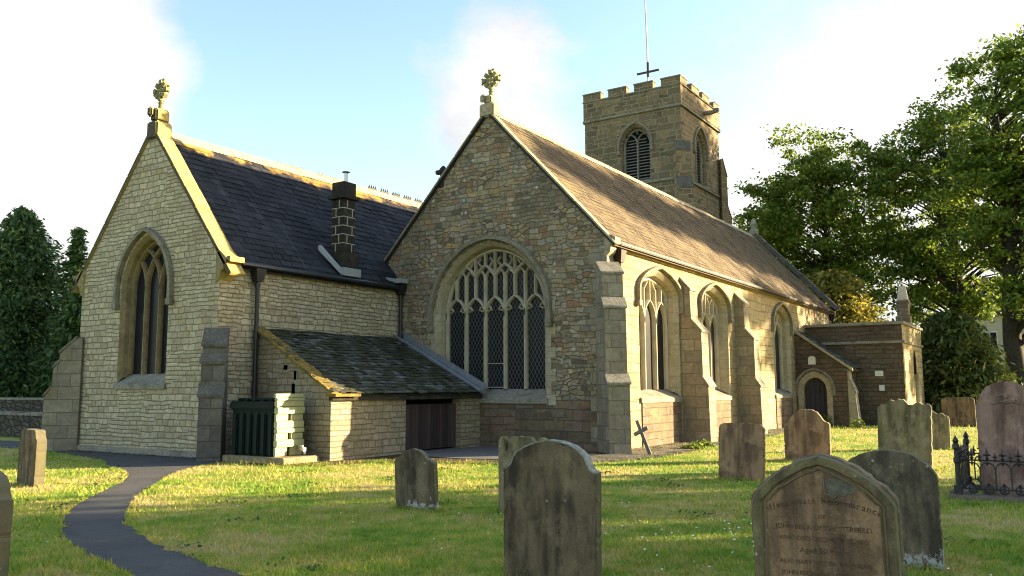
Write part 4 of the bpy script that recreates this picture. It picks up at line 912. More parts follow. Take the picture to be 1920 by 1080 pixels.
# ------------------------------------------------------------------ ground, path, grass
def grass_cols(g, v):
    n1 = g.noise(v, .55, 4, .6); n2 = g.noise(v, 2.6, 4, .65)
    t = g.math('ADD', g.math('MULTIPLY', n1, .6), g.math('MULTIPLY', n2, .45))
    return g.ramp(t, [(.37,(.105,.205,.019)),(.46,(.195,.285,.028)),(.53,(.315,.33,.054)),(.63,(.46,.37,.135))])
g = G('lawn_ground'); o = g.obj(); c = grass_cols(g, o); f = g.noise(o, 30, 4, .7)
c = g.mix(1.0, c, g.ramp(f, [(.25,(.55,.55,.55)),(.75,(1.2,1.2,1.2))]), 'MULTIPLY'); g.col(c); g.rough(.95); g.bump(g.noise(o, 55, 4, .7), .9, .03); M_LAWN = g.mat
m = MB(); m.face([(-600,-600,0),(600,-600,0),(600,900,0),(-600,900,0)]); tag(m.build('ground', M_LAWN, uv=False), kind='structure')
PL = [(-27.86,12.91),(-26.75,13.28),(-24.96,13.27),(-23.29,13.04),(-20.95,12.48),(-19.80,12.21),(-18.83,11.72),(-18.18,11.30),(-17.59,11.04),(-17.03,10.94),(-16.14,10.52),(-15.42,10.08),(-14.84,9.63),(-14.17,9.01),(-13.43,8.27),(-12.70,7.61),(-12.13,7.11),(-11.42,6.57),(-10.81,6.18),(-10.00,5.73),(-9.40,5.44),(-8.78,5.23),(-8.06,5.03),(-7.49,4.86),(-7.15,4.75),(-5.85,4.28),(-4.47,3.75),(-2,2.4),(2,.6)]
PR = [(-16.9,13.7),(-16.44,13.14),(-16.24,12.61),(-16.0,12.08),(-15.43,11.21),(-14.53,10.27),(-13.34,9.13),(-12.33,8.21),(-11.46,7.53),(-10.54,6.88),(-9.93,6.52),(-9.16,6.17),(-8.45,5.88),(-7.68,5.65),(-6.89,5.43),(-6.28,5.29),(-4.92,4.87),(-3.60,4.31),(-1.2,3.3),(3,1.4)]
PATH = PL + PR[::-1] + [(-17.3,13.86),(-23.7,13.9),(-25.2,14.6),(-29,15.2),(-34,15),(-34,12.5)]
def inpoly(x, y, P):
    r = np.zeros(len(x), bool); n = len(P)
    for i in range(n):
        x1, y1 = P[i]; x2, y2 = P[(i+1) % n]
        cnd = ((y1 > y) != (y2 > y)) & (x < (x2-x1)*(y-y1)/((y2-y1) or 1e-9)+x1); r ^= cnd
    return r
def jagged(P, amp, step=.12):
    out = []; rr = random.Random(3)
    for (x0,y0),(x1,y1) in zip(P, P[1:]+P[:1]):
        L_ = math.hypot(x1-x0,y1-y0); n = max(1,int(L_/step))
        for k in range(n): out.append((x0+(x1-x0)*k/n+rr.gauss(0,amp), y0+(y1-y0)*k/n+rr.gauss(0,amp)))
    return out
g = G('asphalt'); o = g.obj(); f = g.noise(o, 90, 3, .8); big = g.noise(o, 1.2, 4, .6)
c = g.ramp(f, [(.3,(.032,.032,.033)),(.55,(.074,.073,.074)),(.72,(.17,.165,.16))]); c = g.mix(1.0, c, g.ramp(big, [(.3,(.8,.8,.8)),(.7,(1.2,1.17,1.12))]), 'MULTIPLY'); c = g.mix(g.math('MULTIPLY', g.mapr(g.noise(o, 3.1, 6, .75), .56, .70), .4), c, (.05,.046,.03)); ck = g.n('TexVoronoi', {'Vector':g.vadd(o, g.vscale(g.n('TexNoise', {'Vector':o,'Scale':3.0}).outputs[1], (.5,.5,0))),'Scale':.55}, feature='DISTANCE_TO_EDGE').outputs[0]; c = g.mix(g.math('MULTIPLY', g.mapr(ck, .003, .012, 1, 0), .22), c, (.02,.02,.018)); g.col(c); g.rough(.85); g.bump(f, .8, .012)
JP = jagged(PATH, .034)
m = MB(); m.sheet(JP, [], lambda u,v: (u,v,.006)); tag(m.build('path', g.mat), kind='structure')
SOIL = [(-17.0,13.5),(-15.4,13.15),(-14.1,13.6),(-13.58,14.84),(-13.03,15.45),(-11.91,15.7),(-10.75,16.05),(-11.0,17.5),(-10.6,20.7),(-17.6,20.7),(-17.6,13.9)]
M_SOIL = plain('leaf_littered_soil', (.055,.038,.022), .97, .55, 18, 1.0, .03, stain=(.13,.08,.04), stain_amt=.7, stain_scale=9)
m = MB(); m.sheet(jagged(SOIL,.03), [], lambda u,v: (u,v,.010)); tag(m.build('soil_strip', M_SOIL), kind='structure')
SLAB = [(-14.0,16.9),(-14.95,17.4),(-14.95,20.65),(-13.0,20.5),(-11.4,17.1),(-12.3,16.75)]
m = MB(); m.sheet(SLAB, [], lambda u,v: (u,v,.022)); tag(m.build('paving_slab', plain('grey_paving', (.15,.14,.13), .7, .3, 7, .5, .01)), kind='structure')
GRAV = [(-10.75,16.4),(-9.4,17.1),(-8.75,18.2),(-8.5,20),(-8.6,22.6),(-8.9,26),(-9.0,33),(-8.9,39.3),(-10.4,39.3),(-10.4,20.7),(-10.9,20.7)]
g = G('gravel'); o = g.obj(); v = g.n('TexVoronoi', {'Vector':o,'Scale':26.0}); vc = g.n('SeparateColor', {0:v.outputs['Color']}).outputs[0]
c = g.ramp(vc, evenly([(.05,.045,.04),(.12,.105,.085),(.20,.18,.15),(.09,.075,.055)])); c = g.mix(g.mapr(g.noise(o,2,4), .45,.62), c, (.045,.045,.02)); g.col(c); g.bump(v.outputs[0], 1.0, .03)
m = MB(); m.sheet(jagged(GRAV,.05), [], lambda u,v: (u,v,.013)); tag(m.build('gravel_strip', g.mat), kind='structure')
def leafmat(name, stops, trans=.35, rough=.6, v=None):
    g = G(name); gi = g.n('NewGeometry').outputs['Random Per Island']
    c = g.ramp(gi, stops); o = g.obj(); c = g.mix(1.0, c, g.ramp(g.noise(o, .5, 3), [(.3,(.75,.8,.8)),(.7,(1.2,1.15,1.0))]), 'MULTIPLY')
    g.col(c); g.rough(rough)
    tr = g.n('BsdfTranslucent', {'Color':c}); mx = g.n('MixShader', {0:trans, 1:g.b.outputs[0], 2:tr.outputs[0]})
    g.nt.links.new(mx.outputs[0], g.nt.nodes['Material Output'].inputs[0]); return g.mat
def grassmat():
    g = G('grass_blades'); gi = g.n('NewGeometry').outputs['Random Per Island']; o = g.obj()
    c = g.mix(1.0, grass_cols(g, o), g.ramp(gi, [(0,(.7,.75,.7)),(.6,(1.15,1.15,1.1)),(1,(1.6,1.35,1.2))]), 'MULTIPLY')
    g.col(c); g.rough(.6); tr = g.n('BsdfTranslucent', {'Color':c}); mx = g.n('MixShader', {0:.3, 1:g.b.outputs[0], 2:tr.outputs[0]})
    g.nt.links.new(mx.outputs[0], g.nt.nodes['Material Output'].inputs[0]); return g.mat
def cards(C, s, axis=None, flat=.5, asp=.5):
    n = len(C); nn = NR.normal(0,1,(n,3)); nn[:,2] += flat*2; nn /= np.linalg.norm(nn,axis=1)[:,None]
    t = NR.normal(0,1,(n,3)) if axis is None else axis+NR.normal(0,.35,(n,3))
    t -= nn*(t*nn).sum(1)[:,None]; t /= np.linalg.norm(t,axis=1)[:,None]+1e-9; b = np.cross(nn,t); s = (s*NR.uniform(.6,1.3,n))[:,None]
    V = np.zeros((n,4,3)); V[:,0] = C-t*s; V[:,1] = C+b*s*asp+t*s*.1; V[:,2] = C+t*s; V[:,3] = C-b*s*asp+t*s*.1
    return V.reshape(-1,3), np.arange(4*n).reshape(n,4)
NR = np.random.default_rng(11)
def blades(x, y, h, w):
    n = len(x); a = NR.uniform(0, 2*np.pi, n); ln = NR.normal(0, .45, (n,2))
    V = np.zeros((n,3,3)); V[:,0] = np.c_[x-np.cos(a)*w, y-np.sin(a)*w, np.zeros(n)]; V[:,1] = np.c_[x+np.cos(a)*w, y+np.sin(a)*w, np.zeros(n)]
    V[:,2] = np.c_[x+ln[:,0]*h, y+ln[:,1]*h, h]
    return V.reshape(-1,3), np.arange(3*n).reshape(n,3)
n = 330000
inv = NR.uniform(1/48, 1/4.2, n); dist = 1/inv; az = NR.uniform(R(-71), R(8), n)
x = np.sin(az)*dist; y = np.cos(az)*dist
ok = ~inpoly(x, y, JP) & ~inpoly(x, y, SOIL)
ok &= ~inpoly(x, y, GRAV) | (NR.random(n) < .06)
def rect(x0,x1,y0,y1): return (x > x0) & (x < x1) & (y > y0) & (y < y1)
BLD = [(-34,13.7),(-17.3,13.7),(-14.9,14.9),(-14.9,20.7),(-10.3,20.6),(-10.3,60),(-34,60)]
ok &= ~inpoly(x, y, BLD) & ~rect(XD-.1,VX,VY,BY+.1) & ~rect(XD-.1,BX,BY,BY1) & ~rect(X0-.12,X1+.12,F0-.12,F1+.12) & ~((x < -23.9) & (y > 14.5))
x, y, dist = x[ok], y[ok], dist[ok]; k = len(x)
h = (.016+.0014*dist)*NR.uniform(.5,1.5,k)*(1+.5*(np.sin(x*1.3)*np.sin(y*1.7) > .5)); w_ = (.0022+.00042*dist)*NR.uniform(.7,1.4,k)
V, F = blades(x, y, h, w_); M_GRASS = grassmat(); tag(flatmesh('grass', V, F, M_GRASS), 'short olive and green lawn grass round the headstones', 'grass', kind='stuff')
# longer tufts at the feet of stones, along walls and path edges
xs, ys, hs = [], [], []
def tuft_line(p, q, n, sp, hmax):
    t = NR.random(n); xs.extend(p[0]+(q[0]-p[0])*t+NR.normal(0,sp,n)); ys.extend(p[1]+(q[1]-p[1])*t+NR.normal(0,sp,n)); hs.extend(NR.uniform(.3,1,n)*hmax)
for (a, b, w0) in ((-3.84,6.45,.5),(-6.2,9.76,.42),(-7.75,9.42,.42),(-15.54,8.2,.45),(-5.15,15.5,.5),(-5.22,20.55,.6),(-1.5,8.8,.5),(-2.96,19.3,.6),(-3.17,26.1,.4),(-1.455,6.1,.55)):
    tuft_line((a-w0,b),(a+w0,b), 260, .035, .085); tuft_line((a+w0,b),(a+w0,b+.15), 60, .03, .08)
for P in (PL[6:27], PR[1:18]):
    for p, q in zip(P, P[1:]): tuft_line(p, q, int(150*math.hypot(q[0]-p[0],q[1]-p[1])), .03, .06)
for p, q in zip(SOIL[1:7], SOIL[2:8]): tuft_line(p, q, 160, .10, .12)
for k in range(170):
    px_, py_ = NR.uniform(-15,2), NR.uniform(4.2,17); tuft_line((px_,py_),(px_+.1,py_), int(NR.uniform(12,40)), .06, NR.uniform(.05,.11))
tuft_line((-16.3,12.6),(-14.2,14.0), 60, .2, .22); tuft_line((-10.4,21.5),(-8.7,26), 260, .35, .13); tuft_line((-9.3,26),(-9.3,38), 300, .4, .15)
xs, ys, hs = map(np.array, (xs, ys, hs)); ok_ = ~inpoly(xs, ys, PATH); xs, ys, hs = xs[ok_], ys[ok_], hs[ok_]; V, F = blades(xs, ys, hs, np.full(len(xs), .006)); tag(flatmesh('long_grass', V, F, M_GRASS), 'longer grass tufts at the feet of headstones and path edges', 'grass', kind='stuff')
gx = XM+NR.normal(0,.07,220); gy = NR.uniform(18.2,21.6,220); V, F = blades(gx, gy, NR.uniform(.06,.22,220), np.full(220,.008)); V[:,2] += hr1+.08
rgm = flatmesh('ridge_grass', V, F, leafmat('dry_grass', [(0,(.3,.24,.10)),(1,(.45,.36,.16))], .3), ORG, church)
def scatter(name, label, cat, pts, size, mat, zr, flat=1.2):
    P_ = np.array(pts); P_ = P_[~inpoly(P_[:,0], P_[:,1], BLD)]; P_ = P_[~inpoly(P_[:,0], P_[:,1], PATH)] if name == 'lawn_weeds' else P_; C_ = np.c_[P_, NR.uniform(*zr,len(P_))]; V, F = cards(C_, np.full(len(C_),size), None, flat, .6); return tag(flatmesh(name, V, F, mat), label, cat, kind='stuff')
def along(P, n, sp): 
    out = []
    for p, q in zip(P, P[1:]):
        m_ = int(n*math.hypot(q[0]-p[0],q[1]-p[1])); t = NR.random(m_); out += list(np.c_[p[0]+(q[0]-p[0])*t+NR.normal(0,sp,m_), p[1]+(q[1]-p[1])*t+NR.normal(0,sp,m_)])
    return out
rosettes = []
for k in range(46):
    c_ = (NR.uniform(-14,2), NR.uniform(4.5,16)) if k > 14 else (lambda L_: L_[NR.integers(len(L_))])(along(PR[3:17] if k % 2 else PL[8:26], 12, .10))
    rosettes += list(np.array(c_)+NR.normal(0,.10+.05*NR.random(),(26,2)))
M_WEED = leafmat('weed_leaves', [(0,(.030,.075,.012)),(.6,(.055,.115,.018)),(1,(.09,.15,.03))], .25)
scatter('lawn_weeds', 'patches of darker broad leaved weeds in the lawn', 'weeds', rosettes, .03, M_WEED, (.015,.05))
lit_ = along(SOIL[:8], 60, .22)+along([(-23.5,13.55),(-17.6,13.5)], 60, .12)+along(PL[4:12], 14, .3)+along(GRAV[:6], 26, .35)+along([(-10.1,21),(-9.9,39)], 22, .3)
scatter('fallen_leaves', 'dry brown leaf litter along the foot of the walls', 'leaf litter', lit_, .032, leafmat('dry_leaves', [(0,(.05,.028,.012)),(.5,(.12,.07,.028)),(1,(.24,.16,.07))], .1), (.02,.035), 2.5)
# clover and daisies
cx = np.concatenate([NR.normal(-3.3,.7,45), NR.normal(-4.6,1.6,30), NR.normal(-6,2.5,30), NR.normal(-1.0,1.0,35)]); cy = np.concatenate([NR.normal(9.6,.7,45), NR.normal(11.3,1.5,30), NR.normal(8.5,2,30), NR.normal(7.6,.8,35)])
k = len(cx); s_ = NR.uniform(.005,.012,k); V = np.zeros((k,4,3)); zc = NR.uniform(.035,.06,k)
for j,(a,b) in enumerate(((-1,-1),(1,-1),(1,1),(-1,1))): V[:,j] = np.c_[cx+a*s_, cy+b*s_, zc+.35*b*s_]
ok = ~inpoly(cx, cy, JP); V = V[ok]
tag(flatmesh('clover_flowers', V.reshape(-1,3), np.arange(4*len(V)).reshape(-1,4), plain('white_petals', (.75,.75,.70), .8, .1, bump=0)), 'scattered white clover flowers in the lawn', 'flowers', kind='stuff')
# ------------------------------------------------------------------ boundary walls and house
M_BWALL = stone('boundary_rubble', 'rubble', (.42,.20), [(0.060,0.051,0.036),(0.096,0.078,0.051),(0.120,0.102,0.072),(0.078,0.048,0.033),(0.132,0.120,0.096)], (0.027,0.023,0.017), .03, .08, 1.0, .5, .12, (0.021,0.024,0.012), 12)
def bwall(label, segs, cope=.12, mat=M_BWALL):
    e = empty('boundary_wall', (segs[0][0],segs[0][2],0), label, 'wall'); m = MB(); c = MB()
    for x0,x1,y0,y1,h in segs:
        m.box(x0,x1,y0,y1,-.2,h)
        x = x0
        while x < x1:
            l = min(x1-x, rnd.uniform(.35,.7)); z = rnd.uniform(-.02,.03); c.box(x+.01, x+l-.01, y0-.05, y1+.05, h+.002, h+cope+z); x += l
    m.build('masonry', mat, e, e.location); c.build('coping', M_WEATH, e, e.location, bevel=.02)
bwall('two tiered dark rubble garden wall at the foot of the conifers', [(-90,-24.9,17.3,17.8,1.32),(-90,-24.9,16.5,17.3,.78)], .1)
bwall('long dark stone churchyard wall below the pale house', [(-9,30,63,63.5,2.75)], .3)
hs_ = empty('house', (-5,88,0), 'pale cream rendered house glimpsed behind the tree trunks', 'house')
m = MB(); m.box(-8.5,9,88,98,0,8.2); M_CREAM = plain('cream_render', (.42,.36,.24), .9, .08, 3, .1); m.build('wall', M_CREAM, hs_, hs_.location)
m = MB(); m.hexa([(-9,87.6,8.2),(9.5,87.6,8.2),(9.5,98.4,8.2),(-9,98.4,8.2),(-9,92.9,12.2),(9.5,92.9,12.2),(9.5,93.1,12.2),(-9,93.1,12.2)]); m.build('roof', M_SLATE, hs_, hs_.location)
for x in (-5.8,-1.2,3.2):
    for z in (1.2,5.0):
        m = MB(); m.box(x-.6,x+.6,87.93,87.99,z,z+1.7); wn = m.build('window', plain('white_frame', (.7,.7,.68), .6, .05, bump=0) if 'white_frame' not in bpy.data.materials else bpy.data.materials['white_frame'], hs_, hs_.location)
        m = MB(); m.box(x-.52,x-.03,87.90,87.925,z+.08,z+1.62); m.box(x+.03,x+.52,87.90,87.925,z+.08,z+1.62); m.build('pane', M_GLASS, wn, hs_.location)
# ------------------------------------------------------------------ trees
M_BARK = plain('tree_bark', (.045,.036,.026), .95, .4, 6, 1.0, .04, stain=(.06,.065,.03), stain_amt=.5)
M_LEAF = leafmat('lime_leaves', [(0,(.065,.115,.016)),(.35,(.12,.19,.026)),(.7,(.18,.245,.034)),(1,(.28,.32,.05))], .45)
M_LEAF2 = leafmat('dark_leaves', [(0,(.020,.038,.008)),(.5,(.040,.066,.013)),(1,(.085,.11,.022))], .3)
M_CON = leafmat('dark_conifer', [(0,(.026,.060,.022)),(.5,(.060,.118,.038)),(1,(.14,.21,.06))], .3)
M_CON2 = leafmat('bright_conifer', [(0,(.028,.062,.016)),(.5,(.05,.095,.022)),(1,(.09,.13,.035))], .2)
M_YEW = leafmat('olive_yew', [(0,(.04,.06,.014)),(.5,(.075,.10,.022)),(1,(.14,.155,.035))], .25)
M_YEWLIT = leafmat('sunlit_yew', [(0,(.13,.12,.022)),(.5,(.26,.23,.04)),(1,(.42,.36,.07))], .35)  # yew leaves coloured gold for the sunlight on them
def tree(name, label, base, H, tr, lobes, ntip, per, ls, mat, seed, group=None, clump=(.85,.5), shell=.35, branch=.35, trunk_top=.75):
    global NR
    NR = np.random.default_rng(seed); rr = random.Random(seed)
    root = empty(name, base, label, 'tree', group); bx, by, _ = base
    t = MB(); pts = []; ra = []
    for k in range(9):
        z = H*trunk_top*k/8; pts.append((bx+rr.gauss(0,.1)*(k>0)*(1+k*.12), by+rr.gauss(0,.1)*(k>0), z-.2)); ra.append(tr*(1.35 if k == 0 else (1-k/9.5)))
    t.tube(pts, ra, 9)
    vol = np.array([l[3]*l[4]*l[5] for l in lobes]); pr = vol/vol.sum(); C = []; limb = MB()
    for i in range(ntip):
        l = lobes[NR.choice(len(lobes), p=pr)]; d = NR.normal(0,1,3); d /= np.linalg.norm(d); u = NR.uniform(shell,1)**.6
        p = np.array(l[:3])+d*u*np.array(l[3:6])
        m_ = max(6, int(per*NR.uniform(.5,1.4))); r_ = clump[0]*NR.uniform(.65,1.35)
        C.append(p+NR.normal(0,1,(m_,3))*np.array([r_,r_,r_*clump[1]])*.6)
        if rr.random() < branch:
            hz = min(max(p[2]-.45*math.hypot(p[0]-bx,p[1]-by)-.5, H*.16), H*trunk_top*.98); f = hz/(H*trunk_top); j = min(7,int(f*8)); q0 = Vector(pts[j]).lerp(Vector(pts[j+1]), f*8-j); q2_ = Vector(p)
            mid = q0.lerp(q2_, .5)+Vector((rr.gauss(0,.25),rr.gauss(0,.25),.35+rr.gauss(0,.2))); b0 = max(.03, tr*.26*(1-f*.6))
            limb.tube([q0, q0.lerp(mid,.5)+Vector((0,0,.1)), mid, mid.lerp(q2_,.55), q2_], [b0,b0*.75,b0*.5,b0*.32,.012], 5, cap=False)
    tk_ = t.build('trunk', M_BARK, root, base, smooth=True)
    if limb.v: limb.build('limbs', M_BARK, tk_, base, smooth=True, uv=False)
    V, F = cards(np.concatenate(C), np.full(sum(map(len,C)), ls), None, .45); flatmesh('crown', V, F, mat, base, root)
    return root
tree('lime_tree', 'spreading leafy tree directly behind the vestry and west gable', (-13.4,60,0), 19, .42, [(-14.6,60,12.5,4.3,4,4.8),(-17.0,60,12.0,2.9,3,4.3),(-14.6,60,17.6,2.6,2.6,2.6),(-11.2,61,13.2,3.4,3.5,4.6),(-12.2,60,17.0,2.6,2.5,2.0),(-12.5,60,7.6,4.2,3,2.6),(-16.2,60,8.2,3.2,3,3.2),(-17.2,60,14.5,2.2,2.4,2.6)], 490, 100, .155, M_LEAF, 21, None, (.72,.45))
tree('lime_tree', 'tall airy tree between the spreading tree and the tallest tree', (-5.7,61,0), 22, .60, [(-8.0,62,14.5,3.4,3.5,4.6),(-5.4,62,17.0,3.0,3,4.6),(-8.6,62,10,3.0,3,3.4),(-5.2,61,10,3.8,3,3.6),(-7.0,62,18.2,1.8,2,2.4),(-9.4,62.5,16.2,1.8,2,2.2),(-6.8,61,6.6,3.4,2.5,1.7)], 390, 100, .155, M_LEAF, 22, None, (.72,.45))
tree('lime_tree', 'tallest leafy tree at the right edge of the photo', (-2.55,57,0), 25, .62, [(-2.0,57,17.5,3.6,3.6,4.6),(1.2,57.5,16.2,4.0,4,6.2),(-3.6,57,12.5,2.8,3,3.6),(-1.4,56.5,10.2,3.4,3,3.4),(1.8,57,9,3.5,3,3.4),(-.6,57,20.6,2.5,2.4,2.2),(-.8,56.5,6.4,3.2,2.5,1.6)], 500, 100, .155, M_LEAF, 23, None, (.75,.45))
# unseen trees right of the churchyard, placed to shade lawn, roof and tower
def at(s, d): return (-.725*s+.688*d, .688*s+.725*d, 0)
for i, (s_, d, hgt, r_) in enumerate(((9.4,37,13,5.0),(2.0,34,12,5.2),(-5.5,37,13,5.0),(-13,34,12,5.2))):
    x, y, _ = at(s_, d)
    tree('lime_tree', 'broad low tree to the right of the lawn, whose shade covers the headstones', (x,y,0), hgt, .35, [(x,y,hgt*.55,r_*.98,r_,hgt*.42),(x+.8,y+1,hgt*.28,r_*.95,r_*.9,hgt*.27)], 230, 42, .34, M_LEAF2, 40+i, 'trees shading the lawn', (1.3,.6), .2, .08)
x, y, _ = at(33, 60)
RL = [(*at(26+1.75*k, 60+rnd.uniform(-1,1))[:2], 19.6-.52*k, 1.5, 1.5, 1.0+.25*(k%2)) for k in range(9)]+[(*at(33.5,60)[:2],12.2,1.6,1.6,1.3),(*at(35.5,61)[:2],9.6,1.2,1.2,1.0),(*at(31,60)[:2],14.2,1.1,1.1,.7),(*at(27.5,60)[:2],13.6,1.2,1.2,.7),(*at(29.5,61)[:2],11.8,.9,.9,.8)]  # crown lobes shaped so the unseen tree's shadow streaks roof and wall
tree('lime_tree', 'tall unseen tree, its wide crown shaped to dapple the nave roof', (x,y,0), 21, .35, RL, 330, 75, .28, M_LEAF2, 50, None, (.9,.55), .1, .2, .8)
x, y, _ = at(46.6, 70)
tree('lime_tree', 'very tall unseen tree added right of the frame, dappling the south face of the tower', (x,y,0), 29, .5, [(x,y,26.5,2.8,2.8,3.2),(x-1.5,y-1.4,23,2.4,2.4,2.4),(x+1.5,y+1.3,22.5,2.4,2.4,2.4)], 110, 60, .32, M_LEAF2, 51, None, (1.0,.6), .1, .2, .85)  # added out of view only to break up sun on the tower
def conifer(label, base, H, rad, mat, seed, nb, per, ls, droop=.5, power=.8, name='conifer', z0=.3, tr=.3, cat='tree', squash=1.0):
    global NR
    NR = np.random.default_rng(seed); rr = random.Random(seed); root = empty(name, base, label, cat); bx, by, _ = base
    t = MB(); t.tube([(bx,by,-.2),(bx,by,H*.5),(bx,by,H*.97)], [tr,tr*.55,.02], 8); C = []; A = []; lb = MB()
    for i in range(nb):
        f = (i+rr.random())/nb; z = z0+(H-z0)*f; r_ = rad*(1-f)**power*rr.uniform(.62,1.28)+.12; a = rr.uniform(0,2*math.pi)
        d = np.array([math.cos(a), math.sin(a)*squash, 0]); n_ = max(5,int(per*(.25+r_/rad)))
        u = NR.uniform(.15,1,n_)**.7; P = np.c_[bx+d[0]*r_*u, by+d[1]*r_*u, z+.25*r_*u-droop*r_*u**2]
        sp = .10+.16*r_*(1-.5*u); P += NR.normal(0,1,(n_,3))*np.c_[sp,sp,sp*.6]; C.append(P)
        ax = np.tile(np.array([d[0],d[1],.15-droop*1.3]),(n_,1)); A.append(ax)
        if i % 3 == 0: lb.tube([(bx,by,z),(bx+d[0]*r_*.5,by+d[1]*r_*.5,z+.125*r_-droop*r_*.25),(bx+d[0]*r_*.92,by+d[1]*r_*.92,z+.23*r_-droop*r_*.85)], [.05,.03,.01], 4, cap=False)
    tk_ = t.build('trunk', M_BARK, root, base, smooth=True, uv=False); lb.build('limbs', M_BARK, tk_, base, uv=False)
    C = np.concatenate(C); A = np.concatenate(A); V, F = cards(C, np.full(len(C), ls), A, .35, .36); flatmesh('crown', V, F, mat, base, root); return root
conifer('large dense dark green conifer at the left edge of the photo', (-44.5,22.5,0), 10.9, 4.1, M_CON, 61, 430, 90, .16, .6, .6)
conifer('slender ragged lighter conifer beside the large dark one', (-39.6,22.6,0), 9.4, 1.5, M_CON2, 62, 210, 50, .14, .35, .9)
conifer('shorter bright green conifer against the chapel corner', (-36.6,21.4,0), 5.9, 1.9, M_CON2, 63, 240, 46, .17, .5, .6)
conifer('spreading dark conifer low behind the garden wall', (-50,30,0), 8.5, 4.2, M_CON, 64, 300, 46, .25, .5, .6)
conifer('drooping olive yew between the vestry and the churchyard wall', (-5.2,50.5,0), 5.6, 3.1, M_YEW, 65, 420, 62, .20, .62, .42, 'yew_tree', .2, .3)
conifer('yew rising behind the flat roofed vestry, sunlight painted gold on its leaves', (-11.6,53,0), 8.5, 3.1, M_YEWLIT, 66, 380, 56, .20, .30, .42, 'yew_tree', 2.5, .3)
def shrub(label, c, r_, n, ls, mat, seed, h):
    global NR
    NR = np.random.default_rng(seed); root = empty('shrub', (c[0],c[1],c[2]), label, 'shrub'); d = NR.normal(0,1,(n,3)); d /= np.linalg.norm(d,axis=1)[:,None]
    C = np.array(c)+np.c_[d[:,0]*r_, d[:,1]*r_, np.abs(d[:,2])*h]*(NR.uniform(.3,1,n)**.5)[:,None]*(1+.25*np.sin(d[:,0]*7+seed))[:,None]; V, F = cards(C, np.full(n, ls)); flatmesh('foliage', V, F, mat, c, root)
    st_ = MB()
    for k in range(6): st_.tube([(c[0],c[1],c[2]-.05),(c[0]+r_*.6*math.cos(k*1.1),c[1]+r_*.6*math.sin(k*1.1),c[2]+h*.6)], .012, 4)
    st_.build('stem', M_BARK, root, c, uv=False)
shrub('trailing green shrub on the ledge of the garden wall', (-27.2,16.8,.75), .42, 500, .07, M_CON2, 71, .6)
shrub('smaller trailing shrub hanging on the garden wall ledge', (-26.0,16.8,.72), .32, 350, .06, M_YEW, 72, .5)
for i, (x, y, r_, h, lb) in enumerate(((-9.0,38.9,.30,.55,'bright leafy weed right of the vestry door'),(-7.7,38.9,.40,.40,'low flowering weed at the vestry buttress foot'),(-9.1,24.2,.35,.16,'low green weed creeping over the gravel by the second buttress'),(-8.9,23.0,.30,.12,'low green weed spreading on the gravel near the wooden cross'))):
    shrub(lb, (x,y,0), r_, 260, .05, M_LEAF, 80+i, h)
NR = np.random.default_rng(90); n = 26000
C = np.c_[NR.uniform(-90,110,n), 112+NR.normal(0,2.5,n), NR.uniform(0,1,n)**1.2*7]; C[:,2] *= .75+.25*np.sin(C[:,0]*.35)*np.sin(C[:,0]*.13+1); V, F = cards(C, np.full(n,.55)); tag(flatmesh('distant_hedge', V, F, M_LEAF2), 'distant dark hedge and shrubs beyond the churchyard', 'hedge', kind='stuff')
n = 14000; C = np.c_[-100+NR.normal(0,2.5,n), NR.uniform(-20,112,n), NR.uniform(0,1,n)**1.2*7]; V, F = cards(C, np.full(n,.55)); tag(flatmesh('distant_hedge', V, F, M_LEAF2), 'distant dark hedge far beyond the garden wall', 'hedge', kind='stuff')
# ------------------------------------------------------------------ light
AZ, EL = R(43.5), R(12.0)
W = bpy.data.worlds.new("World"); S.world = W; W.use_nodes = True; nt = W.node_tree
class GW(G):
    def __init__(s, nt): s.nt = nt
g = GW(nt); bg = nt.nodes['Background']; bg.inputs[1].default_value = .11
sky = g.n('TexSky', sky_type='NISHITA', sun_disc=False, sun_elevation=EL, sun_rotation=AZ, air_density=1.0, dust_density=1.0, ozone_density=1.0)
d = g.n('TexCoord').outputs['Generated']
def dirv(px, py):
    v = F_+R_*(px-960)/FL-U_*(py-540)/FL; return tuple(v.normalized())
FL, PIT, ROL, YAW = 1601.5, .1185, -.0034, .5759
F_ = Vector((-math.sin(YAW)*math.cos(PIT), math.cos(YAW)*math.cos(PIT), math.sin(PIT))); R0 = Vector((math.cos(YAW), math.sin(YAW), 0)); U0 = R0.cross(F_)
R_ = R0*math.cos(ROL)+U0*math.sin(ROL); U_ = -R0*math.sin(ROL)+U0*math.cos(ROL)
sz = g.n('SeparateXYZ', {0:d}).outputs[2]
inv_ = g.math('DIVIDE', 1.0, g.math('MAXIMUM', g.math('ADD', sz, .22), .08))
cv = g.vscale(d, (1,1,1.6)); n1 = g.noise(g.vadd(cv, (3.1,1.7,.4)), 3.6, 11, .62); n2 = g.noise(g.vadd(cv, (7.3,2.2,1.1)), 1.1, 3, .5)
cov = g.math('ADD', g.math('MULTIPLY', n1, .75), g.math('MULTIPLY', n2, .35))
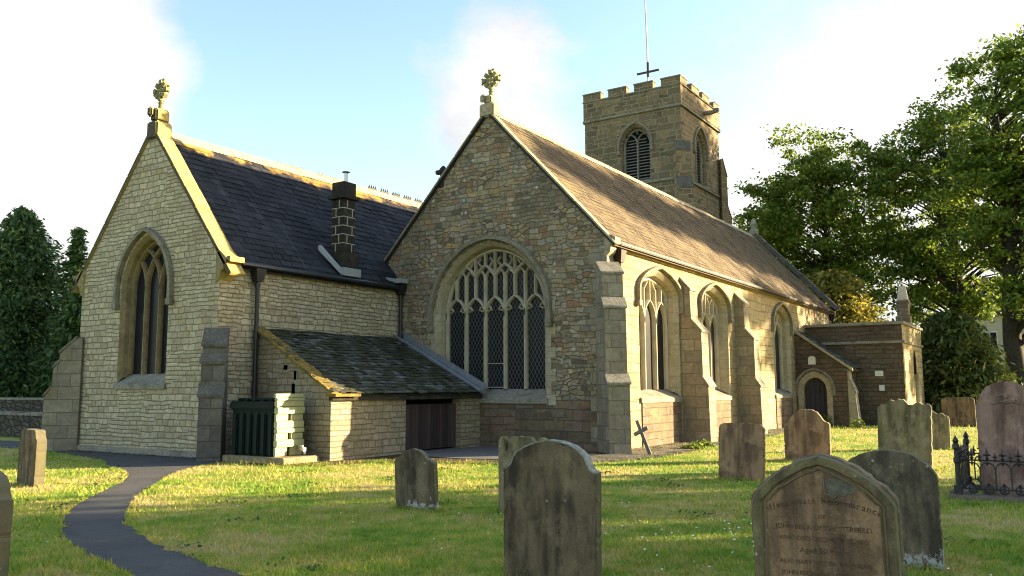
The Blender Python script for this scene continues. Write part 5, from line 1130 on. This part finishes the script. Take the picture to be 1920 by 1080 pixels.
def bank(px, py, size, amt, cov):
    dt = g.n('VectorMath', {0:d, 1:dirv(px,py)}, operation='DOT_PRODUCT').outputs['Value']
    return g.math('ADD', cov, g.mapr(dt, math.cos(R(size)), math.cos(R(size*.25)), 0, amt))
for a in ((70,200,12,.24),(-250,60,18,.22),(880,190,8,.09),(1560,270,15,.26),(2350,420,26,.32),(20,560,12,.10),(560,40,11,-.20),(1350,-120,20,-.26),(400,330,7,-.14),(1000,160,7,.08),(640,210,5,.05)): cov = bank(*a, cov)
mask = g.mapr(cov, .545, .70)
up = g.n('HueSaturation', {'Color':sky.outputs[0], 'Saturation':1.02, 'Value':.80}).outputs[0]
shade = g.mapr(g.math('ADD', g.noise(g.vadd(cv, (1.3,5.2,.9)), 4.2, 7, .6), g.math('MULTIPLY', g.math('SUBTRACT', cov, .62), .45)), .40, .74); shade = bank(2350, 420, 42, .75, shade); shade = bank(60, 120, 9, .35, shade); cl = g.mix(g.math('MINIMUM', shade, 1.0), (1.28,1.31,1.37), (1.95,1.93,1.89))
g.set(bg, 'Color', g.mix(mask, up, cl))
sl_ = bpy.data.lights.new('sun', 'SUN'); sl_.energy = 5.0; sl_.angle = R(.5); sl_.color = (1,.80,.50); so = bpy.data.objects.new('sun', sl_); COL.objects.link(so); so.location = (60,70,40)
sd = Vector((math.sin(AZ)*math.cos(EL), math.cos(AZ)*math.cos(EL), math.sin(EL))); so.rotation_euler = sd.to_track_quat('Z','Y').to_euler()
cd = bpy.data.cameras.new('camera'); cd.sensor_width = 36; cd.lens = FL/1920*36; cd.clip_end = 3000; co = bpy.data.objects.new('camera', cd); COL.objects.link(co)
co.matrix_world = Matrix(((R_.x,U_.x,-F_.x,0),(R_.y,U_.y,-F_.y,0),(R_.z,U_.z,-F_.z,1.65),(0,0,0,1))); S.camera = co
S.view_settings.view_transform = 'Standard'; S.view_settings.look = 'None'; S.view_settings.gamma = 1; S.view_settings.exposure = 2.5
S.cycles.filter_width = 1.1; S.cycles.max_bounces = 6; S.cycles.diffuse_bounces = 3; S.cycles.glossy_bounces = 2; S.cycles.transmission_bounces = 3; S.cycles.transparent_max_bounces = 4; S.cycles.caustics_reflective = False; S.cycles.caustics_refractive = False
